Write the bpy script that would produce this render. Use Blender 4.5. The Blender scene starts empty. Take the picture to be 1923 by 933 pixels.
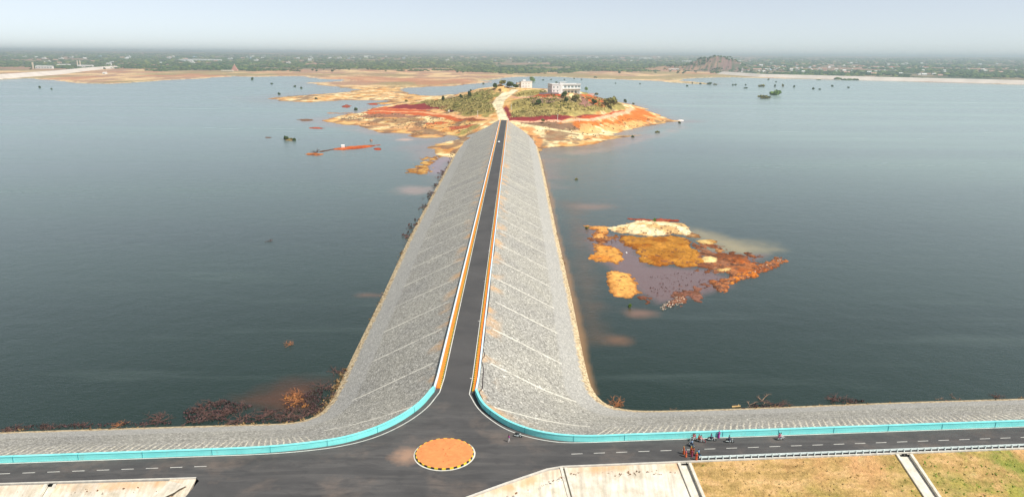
import bpy, bmesh, math, random
import numpy as np
from mathutils import Vector, Matrix
random.seed(7); RNG = np.random.default_rng(11)
SC = bpy.context.scene; COL = SC.collection
# ------------------------------------------------------------------ camera, sky, sun, exposure
PITCH, ROLL = math.radians(14.87), math.radians(.39)
FPX, PW, PH, CZ = 1373.0, 1923.0, 933.0, 80.0
fwd = np.array([0, math.cos(PITCH), -math.sin(PITCH)])
r0 = np.array([1.0, 0, 0]); u0 = np.cross(r0, fwd)
rt = r0*math.cos(ROLL)+u0*math.sin(ROLL); up = -r0*math.sin(ROLL)+u0*math.cos(ROLL)
cam = bpy.data.objects.new('camera', bpy.data.cameras.new('camera')); COL.objects.link(cam)
cam.data.sensor_width = 36; cam.data.lens = FPX/PW*36; cam.data.clip_start = 1; cam.data.clip_end = 90000
M = Matrix(((rt[0], up[0], -fwd[0], 0), (rt[1], up[1], -fwd[1], 0), (rt[2], up[2], -fwd[2], CZ), (0, 0, 0, 1)))
cam.matrix_world = M; SC.camera = cam

SUN_EL, SUN_AZ = 53.0, 120.0         # azimuth clockwise from +Y
world = bpy.data.worlds.new("World"); SC.world = world; world.use_nodes = True
wn = world.node_tree; bg = wn.nodes['Background']
sky = wn.nodes.new('ShaderNodeTexSky'); sky.sky_type = 'NISHITA'; sky.sun_disc = False
sky.sun_elevation = math.radians(SUN_EL); sky.sun_rotation = math.radians(SUN_AZ)
sky.altitude = 0; sky.air_density = .6; sky.dust_density = .14; sky.ozone_density = 3.2
hs = wn.nodes.new('ShaderNodeHueSaturation'); hs.inputs['Saturation'].default_value = .42
wn.links.new(sky.outputs[0], hs.inputs['Color']); wn.links.new(hs.outputs[0], bg.inputs[0]); bg.inputs[1].default_value = 0.085
sun = bpy.data.objects.new('sun', bpy.data.lights.new('sun', 'SUN')); COL.objects.link(sun)
sun.data.energy = 3.6; sun.data.angle = math.radians(.5); sun.data.color = (1, .95, .87)
a, e = math.radians(SUN_AZ), math.radians(SUN_EL)
sv = Vector((math.sin(a)*math.cos(e), math.cos(a)*math.cos(e), math.sin(e)))
sun.rotation_euler = sv.to_track_quat('Z', 'Y').to_euler(); sun.location = (0, 0, 300)
SC.view_settings.view_transform = 'Standard'; SC.view_settings.look = 'None'
SC.view_settings.exposure = 0.6; SC.view_settings.gamma = 1
SC.cycles.volume_bounces = 2; SC.cycles.max_bounces = 6; SC.cycles.use_denoising = True

# ------------------------------------------------------------------ survey: photo point -> place on a level plane
HAZE = 9.5e-5
WL = -17.0                            # water level; the road crest is z = 0
def at(px, py, z=0.0):
    d = fwd*FPX + rt*(px-PW/2) - up*(py-PH/2); t = (z-CZ)/d[2]
    return np.array([d[0]*t, d[1]*t, z])
# ------------------------------------------------------------------ helpers
def tag(o, label=None, cat=None, group=None, kind=None):
    if label: o['label'] = label
    if cat: o['category'] = cat
    if group: o['group'] = group
    if kind: o['kind'] = kind
    return o
def empty(name, loc, rz=0):
    o = bpy.data.objects.new(name, None); COL.objects.link(o); o.location = loc; o.rotation_euler = (0, 0, rz)
    o.empty_display_size = .1
    return o
def link(name, me, mats, parent=None):
    if not isinstance(mats, (list, tuple)): mats = [mats]
    for m in mats: me.materials.append(m)
    o = bpy.data.objects.new(name, me); COL.objects.link(o)
    if parent: o.parent = parent
    return o
def mesh(name, V, Fc, mats, parent=None, midx=None, smooth=False):
    me = bpy.data.meshes.new(name); me.from_pydata([tuple(map(float, v)) for v in V], [], Fc)
    if midx is not None: me.polygons.foreach_set('material_index', midx)
    if smooth: me.polygons.foreach_set('use_smooth', [True]*len(me.polygons))
    me.update(); return link(name, me, mats, parent)
def copy_tree(o, loc=None, rz=None, scale=None):
    c = o.copy(); COL.objects.link(c)
    for ch in o.children:
        d = ch.copy(); COL.objects.link(d); d.parent = c
        for g in ch.children:
            h = g.copy(); COL.objects.link(h); h.parent = d
    if loc is not None: c.location = loc
    if rz is not None: c.rotation_euler = (0, 0, rz)
    if scale is not None: c.scale = scale
    return c
class MB:
    """collects boxes, tubes and prisms for ONE mesh object"""
    def __init__(s): s.V = []; s.F = []; s.m = []
    def add(s, V, Fc, m=0):
        n = len(s.V); s.V += [tuple(v) for v in V]; s.F += [tuple(i+n for i in f) for f in Fc]; s.m += [m]*len(Fc)
    def box(s, c, d, rz=0, m=0, taper=1.0):
        cx, cy, cz = c; dx, dy, dz = d[0]/2, d[1]/2, d[2]/2; V = []
        for z, k in ((-dz, 1), (dz, taper)):
            for x, y in ((-dx, -dy), (dx, -dy), (dx, dy), (-dx, dy)):
                x *= k; y *= k
                V.append((cx+x*math.cos(rz)-y*math.sin(rz), cy+x*math.sin(rz)+y*math.cos(rz), cz+z))
        s.add(V, [(0, 3, 2, 1), (4, 5, 6, 7), (0, 1, 5, 4), (1, 2, 6, 5), (2, 3, 7, 6), (3, 0, 4, 7)], m)
    def tube(s, p, q, r1, r2=None, n=6, m=0):
        r2 = r1 if r2 is None else r2
        p, q = Vector(p), Vector(q); d = (q-p)
        if d.length < 1e-6: return
        d.normalize(); a = d.orthogonal().normalized(); b = d.cross(a)
        V = [p+(a*math.cos(t)+b*math.sin(t))*r1 for t in [2*math.pi*i/n for i in range(n)]]
        V += [q+(a*math.cos(t)+b*math.sin(t))*r2 for t in [2*math.pi*i/n for i in range(n)]]
        Fc = [(i, (i+1) % n, n+(i+1) % n, n+i) for i in range(n)]+[tuple(range(n))[::-1], tuple(range(n, 2*n))]
        s.add(V, Fc, m)
    def ball(s, c, r, m=0, n=8, k=5):
        V = []; Fc = []
        rx, ry, rz = r if isinstance(r, (tuple, list)) else (r, r, r)
        for j in range(k+1):
            ph = math.pi*j/k
            for i in range(n):
                th = 2*math.pi*i/n
                V.append((c[0]+rx*math.sin(ph)*math.cos(th), c[1]+ry*math.sin(ph)*math.sin(th), c[2]+rz*math.cos(ph)))
        for j in range(k):
            for i in range(n): Fc.append((j*n+i, (j+1)*n+i, (j+1)*n+(i+1) % n, j*n+(i+1) % n))
        s.add(V, Fc, m)
    def torus(s, c, R, r, axis='y', n=14, k=6, m=0):
        V = []; Fc = []
        for i in range(n):
            t = 2*math.pi*i/n
            for j in range(k):
                u = 2*math.pi*j/k; rr = R+r*math.cos(u)
                x, z, y = rr*math.cos(t), rr*math.sin(t), r*math.sin(u)
                V.append((c[0]+x, c[1]+y, c[2]+z) if axis == 'y' else (c[0]+y, c[1]+x, c[2]+z))
        for i in range(n):
            for j in range(k): Fc.append((i*k+j, i*k+(j+1) % k, ((i+1) % n)*k+(j+1) % k, ((i+1) % n)*k+j))
        s.add(V, Fc, m)
    def build(s, name, mats, parent=None, smooth=False):
        return mesh(name, s.V, s.F, mats, parent, s.m, smooth)
# ---- value noise
def _h(i, j, s):
    n = (i.astype(np.int64)*374761393+j.astype(np.int64)*668265263+s*974711) & 0xffffffff
    n = ((n ^ (n >> 13))*1274126177) & 0xffffffff
    return ((n ^ (n >> 16)) & 0xffff)/65535.0
def vn(x, y, s=0):
    i, j = np.floor(x), np.floor(y); fx, fy = x-i, y-j; fx = fx*fx*(3-2*fx); fy = fy*fy*(3-2*fy)
    a, b, c, d = _h(i, j, s), _h(i+1, j, s), _h(i, j+1, s), _h(i+1, j+1, s)
    return (a*(1-fx)+b*fx)*(1-fy)+(c*(1-fx)+d*fx)*fy
def fbm(x, y, s=0, o=4):
    r = 0; k = .5; t = 0
    for q in range(o): r = r+k*vn(x, y, s+q); t += k; x = x*2.03+17; y = y*2.03+9; k *= .5
    return r/t
def sdf(poly, X, Y):
    """signed distance, positive inside"""
    P = np.asarray(poly, float)[:, :2]; d = np.full(X.shape, 1e18); ins = np.zeros(X.shape, bool)
    for i in range(len(P)):
        ax, ay = P[i]; bx, by = P[(i+1) % len(P)]; ex, ey = bx-ax, by-ay; wx, wy = X-ax, Y-ay
        t = np.clip((wx*ex+wy*ey)/(ex*ex+ey*ey+1e-9), 0, 1)
        d = np.minimum(d, (wx-ex*t)**2+(wy-ey*t)**2)
        c = ((ay > Y) != (by > Y)) & (X < (bx-ax)*(Y-ay)/(by-ay+1e-12)+ax); ins ^= c
    d = np.sqrt(d); return np.where(ins, d, -d)
def dline(pts, X, Y):
    P = np.asarray(pts, float)[:, :2]; d = np.full(X.shape, 1e18)
    for i in range(len(P)-1):
        ax, ay = P[i]; bx, by = P[i+1]; ex, ey = bx-ax, by-ay; wx, wy = X-ax, Y-ay
        t = np.clip((wx*ex+wy*ey)/(ex*ex+ey*ey+1e-9), 0, 1); d = np.minimum(d, (wx-ex*t)**2+(wy-ey*t)**2)
    return np.sqrt(d)
def sstep(a, b, x): t = np.clip((x-a)/(b-a), 0, 1); return t*t*(3-2*t)
def catmull(P, n=8):
    P = [np.array(p, float) for p in P]; P = [2*P[0]-P[1]]+P+[2*P[-1]-P[-2]]; out = []
    for i in range(1, len(P)-2):
        for k in range(n):
            t = k/n; a, b, c, d = P[i-1:i+3]
            out.append(.5*((2*b)+(c-a)*t+(2*a-5*b+4*c-d)*t*t+(3*b-a-3*c+d)*t**3))
    out.append(P[-2]); return out
# ------------------------------------------------------------------ materials
def mat(name, col=(.5, .5, .5), rough=.8, metal=0, spec=.3):
    m = bpy.data.materials.new(name); m.use_nodes = True; b = m.node_tree.nodes['Principled BSDF']
    b.inputs['Base Color'].default_value = (*col, 1); b.inputs['Roughness'].default_value = rough
    b.inputs['Metallic'].default_value = metal; b.inputs['Specular IOR Level'].default_value = spec
    return m
class NT:
    def __init__(s, m): s.t = m.node_tree; s.b = s.t.nodes['Principled BSDF']
    def n(s, ty, **k):
        x = s.t.nodes.new(ty)
        for a, v in k.items(): setattr(x, a, v)
        return x
    def l(s, a, b): s.t.links.new(a, b)
    def coord(s, scale=(1, 1, 1), rot=(0, 0, 0), kind='Object'):
        if kind == 'UV': c = s.n('ShaderNodeUVMap').outputs[0]
        elif kind == 'World': c = s.n('ShaderNodeNewGeometry').outputs['Position']
        else: c = s.n('ShaderNodeTexCoord').outputs[kind]
        mp = s.n('ShaderNodeMapping'); mp.inputs['Scale'].default_value = scale; mp.inputs['Rotation'].default_value = rot
        s.l(c, mp.inputs[0]); return mp.outputs[0]
    def noise(s, scale, detail=4, co=None, rough=.55, dist=0):
        x = s.n('ShaderNodeTexNoise'); x.inputs['Scale'].default_value = scale; x.inputs['Detail'].default_value = detail
        x.inputs['Roughness'].default_value = rough; x.inputs['Distortion'].default_value = dist
        if co is not None: s.l(co, x.inputs['Vector'])
        return x.outputs['Fac']
    def ramp(s, f, stops):
        x = s.n('ShaderNodeValToRGB'); e = x.color_ramp.elements
        for i, (p, c) in enumerate(stops):
            k = e[i] if i < 2 else e.new(p)
            k.position = p; k.color = (*c, 1) if isinstance(c, tuple) else (c, c, c, 1)
        s.l(f, x.inputs[0]); return x.outputs[0]
    def mix(s, f, a, b, mode='MIX'):
        x = s.n('ShaderNodeMix', data_type='RGBA', blend_type=mode)
        for v, i in ((f, 0), (a, 6), (b, 7)):
            if isinstance(v, (int, float)): x.inputs[i].default_value = v
            elif isinstance(v, tuple): x.inputs[i].default_value = (*v, 1)
            else: s.l(v, x.inputs[i])
        return x.outputs[2]
    def math(s, op, a, b=None, clamp=False):
        x = s.n('ShaderNodeMath', operation=op, use_clamp=clamp)
        for i, v in enumerate((a, b)):
            if v is None: continue
            if isinstance(v, (int, float)): x.inputs[i].default_value = v
            else: s.l(v, x.inputs[i])
        return x.outputs[0]
    def bump(s, h, strength=.5, dist=.1):
        x = s.n('ShaderNodeBump'); x.inputs['Strength'].default_value = strength; x.inputs['Distance'].default_value = dist
        s.l(h, x.inputs['Height']); s.l(x.outputs[0], s.b.inputs['Normal'])
    def color(s, c): s.l(c, s.b.inputs['Base Color'])
def vary(m, scale=1.5, lo=.8, hi=1.15, bump=0):
    """multiply a plain colour by noise so that it is not uniform"""
    t = NT(m); c = tuple(t.b.inputs['Base Color'].default_value[:3]); co = t.coord(kind='World')
    f = t.noise(scale, 5, co); k = t.ramp(f, [(.3, lo), (.7, hi)])
    t.color(t.mix(1, c, k, 'MULTIPLY'))
    if bump: t.bump(f, bump, .1)
    return m
def pm(name, col, rough=.8, scale=1.5, lo=.8, hi=1.15, metal=0, bump=0): return vary(mat(name, col, rough, metal), scale, lo, hi, bump)

def terrain_material():
    m = mat('soil_and_grass', rough=.95, spec=.1); t = NT(m)
    a = t.n('ShaderNodeVertexColor', layer_name='soil').outputs[0]; co = t.coord(kind='World')
    f1 = t.noise(.09, 6, co, .65); f2 = t.noise(.6, 4, co, .7)
    k = t.mix(1, t.ramp(f1, [(.3, .72), (.7, 1.22)]), t.ramp(f2, [(.3, .75), (.7, 1.2)]), 'MULTIPLY')
    t.color(t.mix(1, a, k, 'MULTIPLY')); t.bump(f2, .9, .8); return m
def water_material():
    m = mat('lake_water', rough=.12, spec=.5); t = NT(m); t.b.inputs['IOR'].default_value = 1.333
    a = t.n('ShaderNodeVertexColor', layer_name='silt_and_sheen').outputs[0]
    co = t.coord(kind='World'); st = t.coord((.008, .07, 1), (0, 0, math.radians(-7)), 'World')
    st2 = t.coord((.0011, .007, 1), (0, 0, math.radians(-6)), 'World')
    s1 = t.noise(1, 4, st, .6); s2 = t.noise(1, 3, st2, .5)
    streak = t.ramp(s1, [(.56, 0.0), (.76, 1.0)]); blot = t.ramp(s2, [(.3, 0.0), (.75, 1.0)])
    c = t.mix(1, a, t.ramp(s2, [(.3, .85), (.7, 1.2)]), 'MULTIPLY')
    c = t.mix(t.math('MULTIPLY', streak, .09), c, (.30, .38, .36)); t.color(c)  # pale wind sheen painted into the colour along the streaks
    r = t.math('ADD', t.math('MULTIPLY', blot, .12), .16); r = t.math('ADD', r, t.math('MULTIPLY', streak, .08)); t.l(r, t.b.inputs['Roughness'])
    w1 = t.noise(.55, 4, t.coord((1, 2.2, 1), (0, 0, .5), 'World'), .6); w2 = t.noise(.11, 3, co, .5)
    h = t.math('ADD', w1, t.math('MULTIPLY', w2, 1.6)); t.bump(h, .24, .5); return m
def stone_material():
    m = mat('stone_pitching', rough=.9, spec=.2); t = NT(m); co = t.coord(kind='World')
    uv = t.n('ShaderNodeUVMap').outputs[0]; sep = t.n('ShaderNodeSeparateXYZ'); t.l(uv, sep.inputs[0]); U, V = sep.outputs[0], sep.outputs[1]
    v = t.n('ShaderNodeTexVoronoi'); v.inputs['Scale'].default_value = 2.7; t.l(co, v.inputs['Vector'])
    sc = t.n('ShaderNodeSeparateColor'); t.l(v.outputs['Color'], sc.inputs[0])
    c = t.ramp(sc.outputs[0], [(0, (.22, .21, .185)), (.35, (.38, .37, .33)), (.75, (.50, .485, .435)), (.92, (.60, .58, .52)), (1, (.9, .87, .79))])
    big = t.noise(.05, 5, co, .6); c = t.mix(1, c, t.ramp(big, [(.3, (.88, .88, .89)), (.7, (1.10, 1.09, 1.04))]), 'MULTIPLY')
    gap = t.ramp(v.outputs['Distance'], [(.25, 1.0), (.62, .72)]); c = t.mix(1, c, gap, 'MULTIPLY')
    foot = t.ramp(t.math('ADD', V, t.math('MULTIPLY', t.noise(.15, 3, co), .05)), [(.735, 0.0), (.76, .55)])
    fz = t.n('ShaderNodeTexVoronoi'); fz.inputs['Scale'].default_value = 3.1; t.l(co, fz.inputs['Vector'])
    fs = t.n('ShaderNodeSeparateColor'); t.l(fz.outputs['Color'], fs.inputs[0])
    c = t.mix(foot, c, t.ramp(fs.outputs[0], [(0, (.28, .28, .26)), (.8, (.49, .48, .445)), (1, (.72, .70, .65))]))
    head = t.math('MULTIPLY', t.ramp(V, [(.03, 1.0), (.17, 0.0)]), t.ramp(t.noise(.10, 4, co), [(.50, 0.0), (.64, .8)]))
    c = t.mix(head, c, (.62, .36, .16))
    fr = t.ramp(t.math('ADD', V, t.math('MULTIPLY', t.noise(.5, 4, co), .10)), [(.965, 0.0), (.990, 1.0)])
    fr = t.math('MULTIPLY', fr, .92)
    c = t.mix(fr, c, t.ramp(t.noise(1.2, 4, co), [(.35, (.16, .09, .04)), (.5, (.60, .46, .26)), (.7, (.82, .70, .46))]))
    # pale concrete joints running down the slopes of the causeway
    ps = t.n('ShaderNodeSeparateXYZ'); t.l(co, ps.inputs[0])
    mo = t.math('FRACT', t.math('DIVIDE', t.math('SUBTRACT', ps.outputs[1], 171.5), 25.6)); j = t.math('LESS_THAN', t.math('ABSOLUTE', t.math('SUBTRACT', mo, .5)), .017)
    j = t.math('MULTIPLY', j, t.math('LESS_THAN', V, .735)); j = t.math('MULTIPLY', j, t.math('GREATER_THAN', V, .07))
    j = t.math('MULTIPLY', j, t.math('GREATER_THAN', ps.outputs[1], 157.0)); j = t.math('MULTIPLY', j, t.math('LESS_THAN', t.math('ABSOLUTE', t.math('ADD', ps.outputs[0], 13)), 32.0))
    j = t.math('MULTIPLY', j, t.ramp(t.noise(.4, 2, co), [(.36, .35), (.5, .75)]))
    c = t.mix(j, c, (.78, .75, .64))
    # wavy cement rills under the wall of the cross dam
    wob = t.math('MULTIPLY', t.noise(.5, 3, co), 1.2)
    ri = t.math('FRACT', t.math('DIVIDE', t.math('ADD', U, wob), 1.55)); ri = t.math('LESS_THAN', ri, .24)
    ri = t.math('MULTIPLY', ri, t.ramp(V, [(.28, 1.0), (.46, 0.0)])); ri = t.math('MULTIPLY', ri, t.math('LESS_THAN', U, 385.0))
    ri = t.math('MULTIPLY', ri, t.ramp(t.noise(.7, 3, co), [(.4, .25), (.55, .9)]))
    c = t.mix(ri, c, (.80, .74, .58)); t.color(c)
    t.bump(t.math('SUBTRACT', 1, v.outputs['Distance']), .55, .2); return m
def asphalt_material():
    m = mat('asphalt', rough=.85, spec=.25); t = NT(m); co = t.coord(kind='World')
    c = t.ramp(t.noise(.07, 5, co, .6, .6), [(.3, (.062, .061, .061)), (.7, (.092, .089, .087))])
    sw = t.noise(1, 4, t.coord((.035, .35, 1), (0, 0, math.radians(-4.7)), 'World'), .6, .8)
    g = t.noise(.11, 4, co, .6); sp = t.n('ShaderNodeSeparateXYZ'); t.l(t.n('ShaderNodeNewGeometry').outputs['Position'], sp.inputs[0])
    near = t.ramp(t.math('DIVIDE', t.math('SUBTRACT', 165, sp.outputs[1]), 45), [(0, 0.0), (.3, .9)])
    c = t.mix(t.math('MULTIPLY', t.ramp(sw, [(.45, 0.0), (.75, .5)]), near), c, (.17, .16, .15))
    c = t.mix(t.math('MULTIPLY', t.ramp(g, [(.52, 0.0), (.72, .42)]), near), c, (.25, .19, .15))
    dk = t.noise(.16, 4, t.coord((1, 2.5, 1), kind='World'), .6, 1.5); c = t.mix(t.math('MULTIPLY', t.ramp(dk, [(.50, 0.0), (.70, .5)]), near), c, (.045, .045, .047))
    ed = t.n('ShaderNodeVectorMath', operation='DISTANCE'); t.l(co, ed.inputs[0]); ed.inputs[1].default_value = (-21.5, 134.6, 0); pt_ = t.ramp(t.math('ADD', t.math('DIVIDE', ed.outputs['Value'], 6.0), t.math('MULTIPLY', t.noise(.5, 4, co), .6)), [(.45, .75), (1.0, 0.0)]); c = t.mix(pt_, c, (.42, .26, .17))
    c = t.mix(.5, c, t.mix(1, c, t.ramp(t.noise(9, 3, co, .7), [(.3, .6), (.7, 1.45)]), 'MULTIPLY')); t.color(c)
    t.bump(t.noise(14, 3, co), .3, .03); return m
def leaf_material(name, c1, c2):
    m = mat(name, rough=.85, spec=.15); t = NT(m); co = t.coord(kind='World')
    t.color(t.ramp(t.noise(.9, 3, co, .7), [(.3, c1), (.7, c2)])); return m
def wall_paint():
    m = mat('turquoise_paint', rough=.6, spec=.3); t = NT(m); co = t.coord(kind='World')
    f = t.noise(1, 4, t.coord((.25, .25, 1.2), kind='World'), .6)
    c = t.ramp(f, [(.3, (.20, .76, .74)), (.7, (.30, .90, .86))])
    c = t.mix(t.ramp(t.noise(.06, 2, co), [(.62, 0.0), (.7, .3)]), c, (.16, .80, .80)); c = t.mix(t.ramp(t.noise(1, 5, t.coord((1.6, 1.6, .35), kind='World'), .7), [(.55, 0.0), (.75, .38)]), c, (.30, .40, .34)); t.color(c)
    t.bump(t.noise(3, 4, co), .3, .04); return m
T = {}
T['soil'] = terrain_material(); T['water'] = water_material(); T['stone'] = stone_material(); T['asphalt'] = asphalt_material()
T['wall'] = wall_paint(); T['joint'] = mat('dark_turquoise_joint', (.10, .45, .48), .8)  # panel joints are a darker turquoise than the wall
T['palewall'] = pm('pale_blue_paint', (.70, .86, .92), .6, .6, .85, 1.08)
T['white'] = pm('white_road_paint', (.80, .79, .72), .6, .8, .72, 1.05)
T['yellow'] = pm('yellow_kerb_paint', (.85, .62, .03), .6, 2, .8, 1.05)
T['black'] = pm('black_kerb_paint', (.02, .02, .02), .6)
T['planter'] = pm('orange_soil', (.88, .25, .035), .95, 1.2, .75, 1.15, bump=.4)
T['disc'] = pm('orange_murram', (.80, .27, .09), .95, .9, .86, 1.10, bump=.5)
T['concrete'] = pm('pale_concrete', (.62, .58, .50), .9, .8, .8, 1.12)
T['drain'] = pm('drain_concrete', (.66, .62, .52), .9, .9, .75, 1.15)
T['housewhite'] = pm('white_wall_paint', (.82, .81, .77), .7, .4, .92, 1.04)
T['glass'] = mat('dark_window_glass', (.16, .22, .22), .15, 0, .6)
T['metal'] = pm('galvanised_steel', (.78, .88, .86), .5, 2, .85, 1.1, .0)
T['bark'] = pm('bark', (.12, .08, .05), .9, 3)
T['rubber'] = mat('black_rubber', (.015, .015, .015), .8)
T['wood'] = pm('bleached_driftwood', (.30, .19, .13), .9, 1.1, .35, 1.8)
T['haze'] = None
# ------------------------------------------------------------------ shorelines (surveyed on the water plane)
def PL(pts, z=WL): return [at(x, y, z) for x, y in pts]
FAR = PL([(-500, 153), (0, 150), (55, 147.8), (100, 151), (150, 157), (200, 157.8), (250, 155.5), (300, 152), (340, 150), (400, 146.5), (440, 143.5),
  (480, 144.5), (530, 143.5), (565, 143.5), (590, 147), (625, 149.5), (652, 150), (650, 153), (600, 154.5), (572, 155.5), (590, 158), (620, 162),
  (650, 166), (668, 169), (670, 172), (630, 175), (590, 177.5), (545, 181), (508, 183.5), (510, 186), (540, 191), (580, 192), (620, 190),
  (660, 188.5), (700, 188.5), (735, 189.5), (698, 194), (715, 197), (752, 194), (765, 192), (800, 200), (860, 197), (900, 192), (930, 183), (940, 168),
  (925, 163.5), (905, 168), (880, 173), (850, 177.5), (815, 180), (785, 180), (765, 175), (751, 168), (765, 165), (810, 163), (850, 162),
  (870, 159), (900, 157), (925, 154.5), (905, 152.5), (930, 150), (945, 147), (960, 145), (1000, 144), (1050, 144.5), (1090, 147), (1150, 149),
  (1200, 151), (1245, 153), (1265, 156), (1330, 159), (1335, 157.5), (1280, 152), (1290, 148), (1340, 145.5), (1380, 145.5), (1420, 146.5),
  (1640, 151.5), (1923, 159.5), (2500, 175)])+[np.array(p) for p in ((30000, 3000, 0), (30000, 30000, 0), (-30000, 30000, 0), (-30000, 3000, 0))]
ISL = PL([(848, 297), (824, 292), (818, 283), (801, 276), (830, 268), (862, 262), (868, 256), (842, 254), (825, 258), (795, 261), (770, 258),
  (762, 254), (748, 250), (722, 250), (706, 246), (690, 240), (672, 236), (640, 235), (612, 230), (600, 227), (625, 222), (660, 215), (690, 208),
  (700, 203), (740, 198), (760, 193), (800, 190), (900, 189), (1000, 189), (1150, 190), (1172, 193), (1187, 197), (1207, 203), (1224, 211), (1240, 219),
  (1262, 225), (1292, 228), (1255, 229.5), (1240, 232.5), (1210, 238.5), (1180, 245), (1150, 251), (1155, 253.5), (1205, 254), (1190, 256.5),
  (1150, 263), (1140, 266), (1115, 272), (1090, 275.5), (1060, 277), (1030, 278), (1013, 282), (985, 340), (900, 340), (870, 310)])
def ell(cx, cy, rx, ry, n=10): return PL([(cx+rx*math.cos(t), cy+ry*math.sin(t)) for t in [2*math.pi*i/n for i in range(n)]])
# small islets: (outline, height, colour, ragged metres)
SAND, PALE, ORNG, RED, CRIM, BRWN, OLIV, GREEN, CREAM, PINK = ((.74, .47, .18), (.84, .66, .36), (.68, .25, .04), (.52, .075, .018), (.27, .035, .035),
  (.25, .15, .09), (.36, .29, .09), (.20, .21, .05), (.82, .70, .46), (.55, .34, .23))
MAUVE = (.20, .125, .12)
ISLETS = [
 (ell(545, 262.5, 11, 3), .8, (.30, .24, .08), 4), (ell(574, 226, 13, 2), .5, BRWN, 5), (ell(597, 241, 15, 1.8), .5, RED, 4),
 (ell(590, 290.5, 15, 2.6), .6, (.6, .22, .06), 3), (PL([(624, 281), (648, 275.5), (680, 273.5), (716, 272), (695, 276.5), (676, 279.5), (645, 282)]), 1.1, (.62, .14, .03), 2),
 (ell(709, 280, 8, 2.4), 1.4, (.55, .09, .03), 1), (ell(651, 200, 7, 3), 2.4, (.42, .08, .04), 3), (ell(700, 196, 10, 1.6), 1.2, RED, 3),
 (ell(504, 258.5, 6, 1.0), .3, BRWN, 2), (PL([(598, 284), (628, 279), (632, 280.5), (604, 286)]), .25, BRWN, 2),
 (PL([(767, 324), (780, 313), (800, 302), (817, 293), (826, 293), (815, 304), (806, 313), (808, 322), (792, 326)]), .35, (.55, .30, .08), 7),
 (ell(800, 306, 11, 3), .5, (.70, .42, .12), 2), (ell(795, 323, 12, 2), .4, (.70, .42, .12), 2),
 (ell(642, 213, 30, 1.0), .25, PINK, 6), (ell(698, 211, 14, 1), .3, PINK, 3),
 (ell(697, 263, 2.6, 1.3), 1.5, (.40, .26, .2), 1),
 # the big mudflat to the right of the causeway
 (PL([(1145, 427), (1175, 420), (1205, 413), (1235, 417), (1285, 418), (1295, 425), (1303, 437), (1290, 441), (1265, 440), (1245, 444), (1200, 443), (1165, 438), (1150, 433)]), 1.5, (.95, .78, .46), 2.0),
 (PL([(1165, 440), (1200, 443), (1260, 443), (1280, 448), (1300, 462), (1320, 478), (1328, 490), (1312, 500), (1290, 505), (1260, 500), (1235, 502), (1205, 490), (1190, 475), (1183, 460), (1166, 450)]), .5, (.50, .22, .03), 2.8),
 (PL([(1103, 424), (1140, 427), (1147, 440), (1128, 450), (1112, 447), (1118, 432)]), .5, (.74, .36, .10), 2.4),
 (PL([(1116, 458), (1150, 462), (1170, 470), (1178, 488), (1160, 497), (1125, 490), (1106, 484), (1120, 472)]), .55, (.80, .38, .08), 1.8),
 (PL([(1136, 510), (1160, 505), (1185, 516), (1195, 535), (1208, 550), (1185, 562), (1150, 558), (1140, 535)]), .55, (.80, .39, .10), 1.8),
 (PL([(1296, 455), (1330, 462), (1352, 478), (1400, 480), (1395, 505), (1340, 512), (1300, 503), (1320, 488)]), .15, (.44, .20, .10), 7),
 (PL([(1110, 440), (1165, 438), (1200, 446), (1190, 458), (1150, 452), (1120, 462)]), .15, (.50, .24, .09), 6),
 (ell(1330, 488, 19, 6.5), .9, (.84, .62, .27), 1), (ell(1360, 507, 22, 5), .8, (.84, .60, .24), 1), (ell(1350, 472, 14, 6), .5, (.62, .34, .14), 2),
 (ell(1328, 455, 18, 5), .35, (.75, .52, .20), 1.5), (ell(1300, 443, 16, 4), .6, (.45, .25, .10), 2),
 (PL([(1352, 497), (1366, 488), (1390, 480), (1432, 477), (1410, 484), (1400, 492), (1412, 500), (1440, 492), (1462, 484), (1467, 492), (1440, 508), (1400, 522), (1372, 535), (1352, 544), (1350, 532), (1380, 512)]), .6, (.46, .17, .06), 5),
 (PL([(1372, 522), (1400, 505), (1440, 491), (1460, 486), (1465, 492), (1438, 506), (1400, 520), (1374, 533)]), 1.1, (.66, .24, .04), 3),
 (ell(1392, 494, 14, 4), .8, (.68, .20, .04), 1.5),
 (PL([(1238, 575), (1262, 563), (1282, 558), (1284, 566), (1262, 576), (1245, 584)]), .25, (.30, .13, .07), 2.5),
 (PL([(1178, 410), (1210, 411), (1290, 414), (1240, 416.5), (1195, 416)]), .8, (.45, .10, .05), 2),
 (PL([(1235, 560), (1275, 545), (1310, 540), (1345, 535), (1300, 552), (1262, 566)]), .2, (.32, .15, .10), 8),
 (ell(1157, 389, 7, 1.2), .4, (.45, .18, .1), 1),
]
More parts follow.
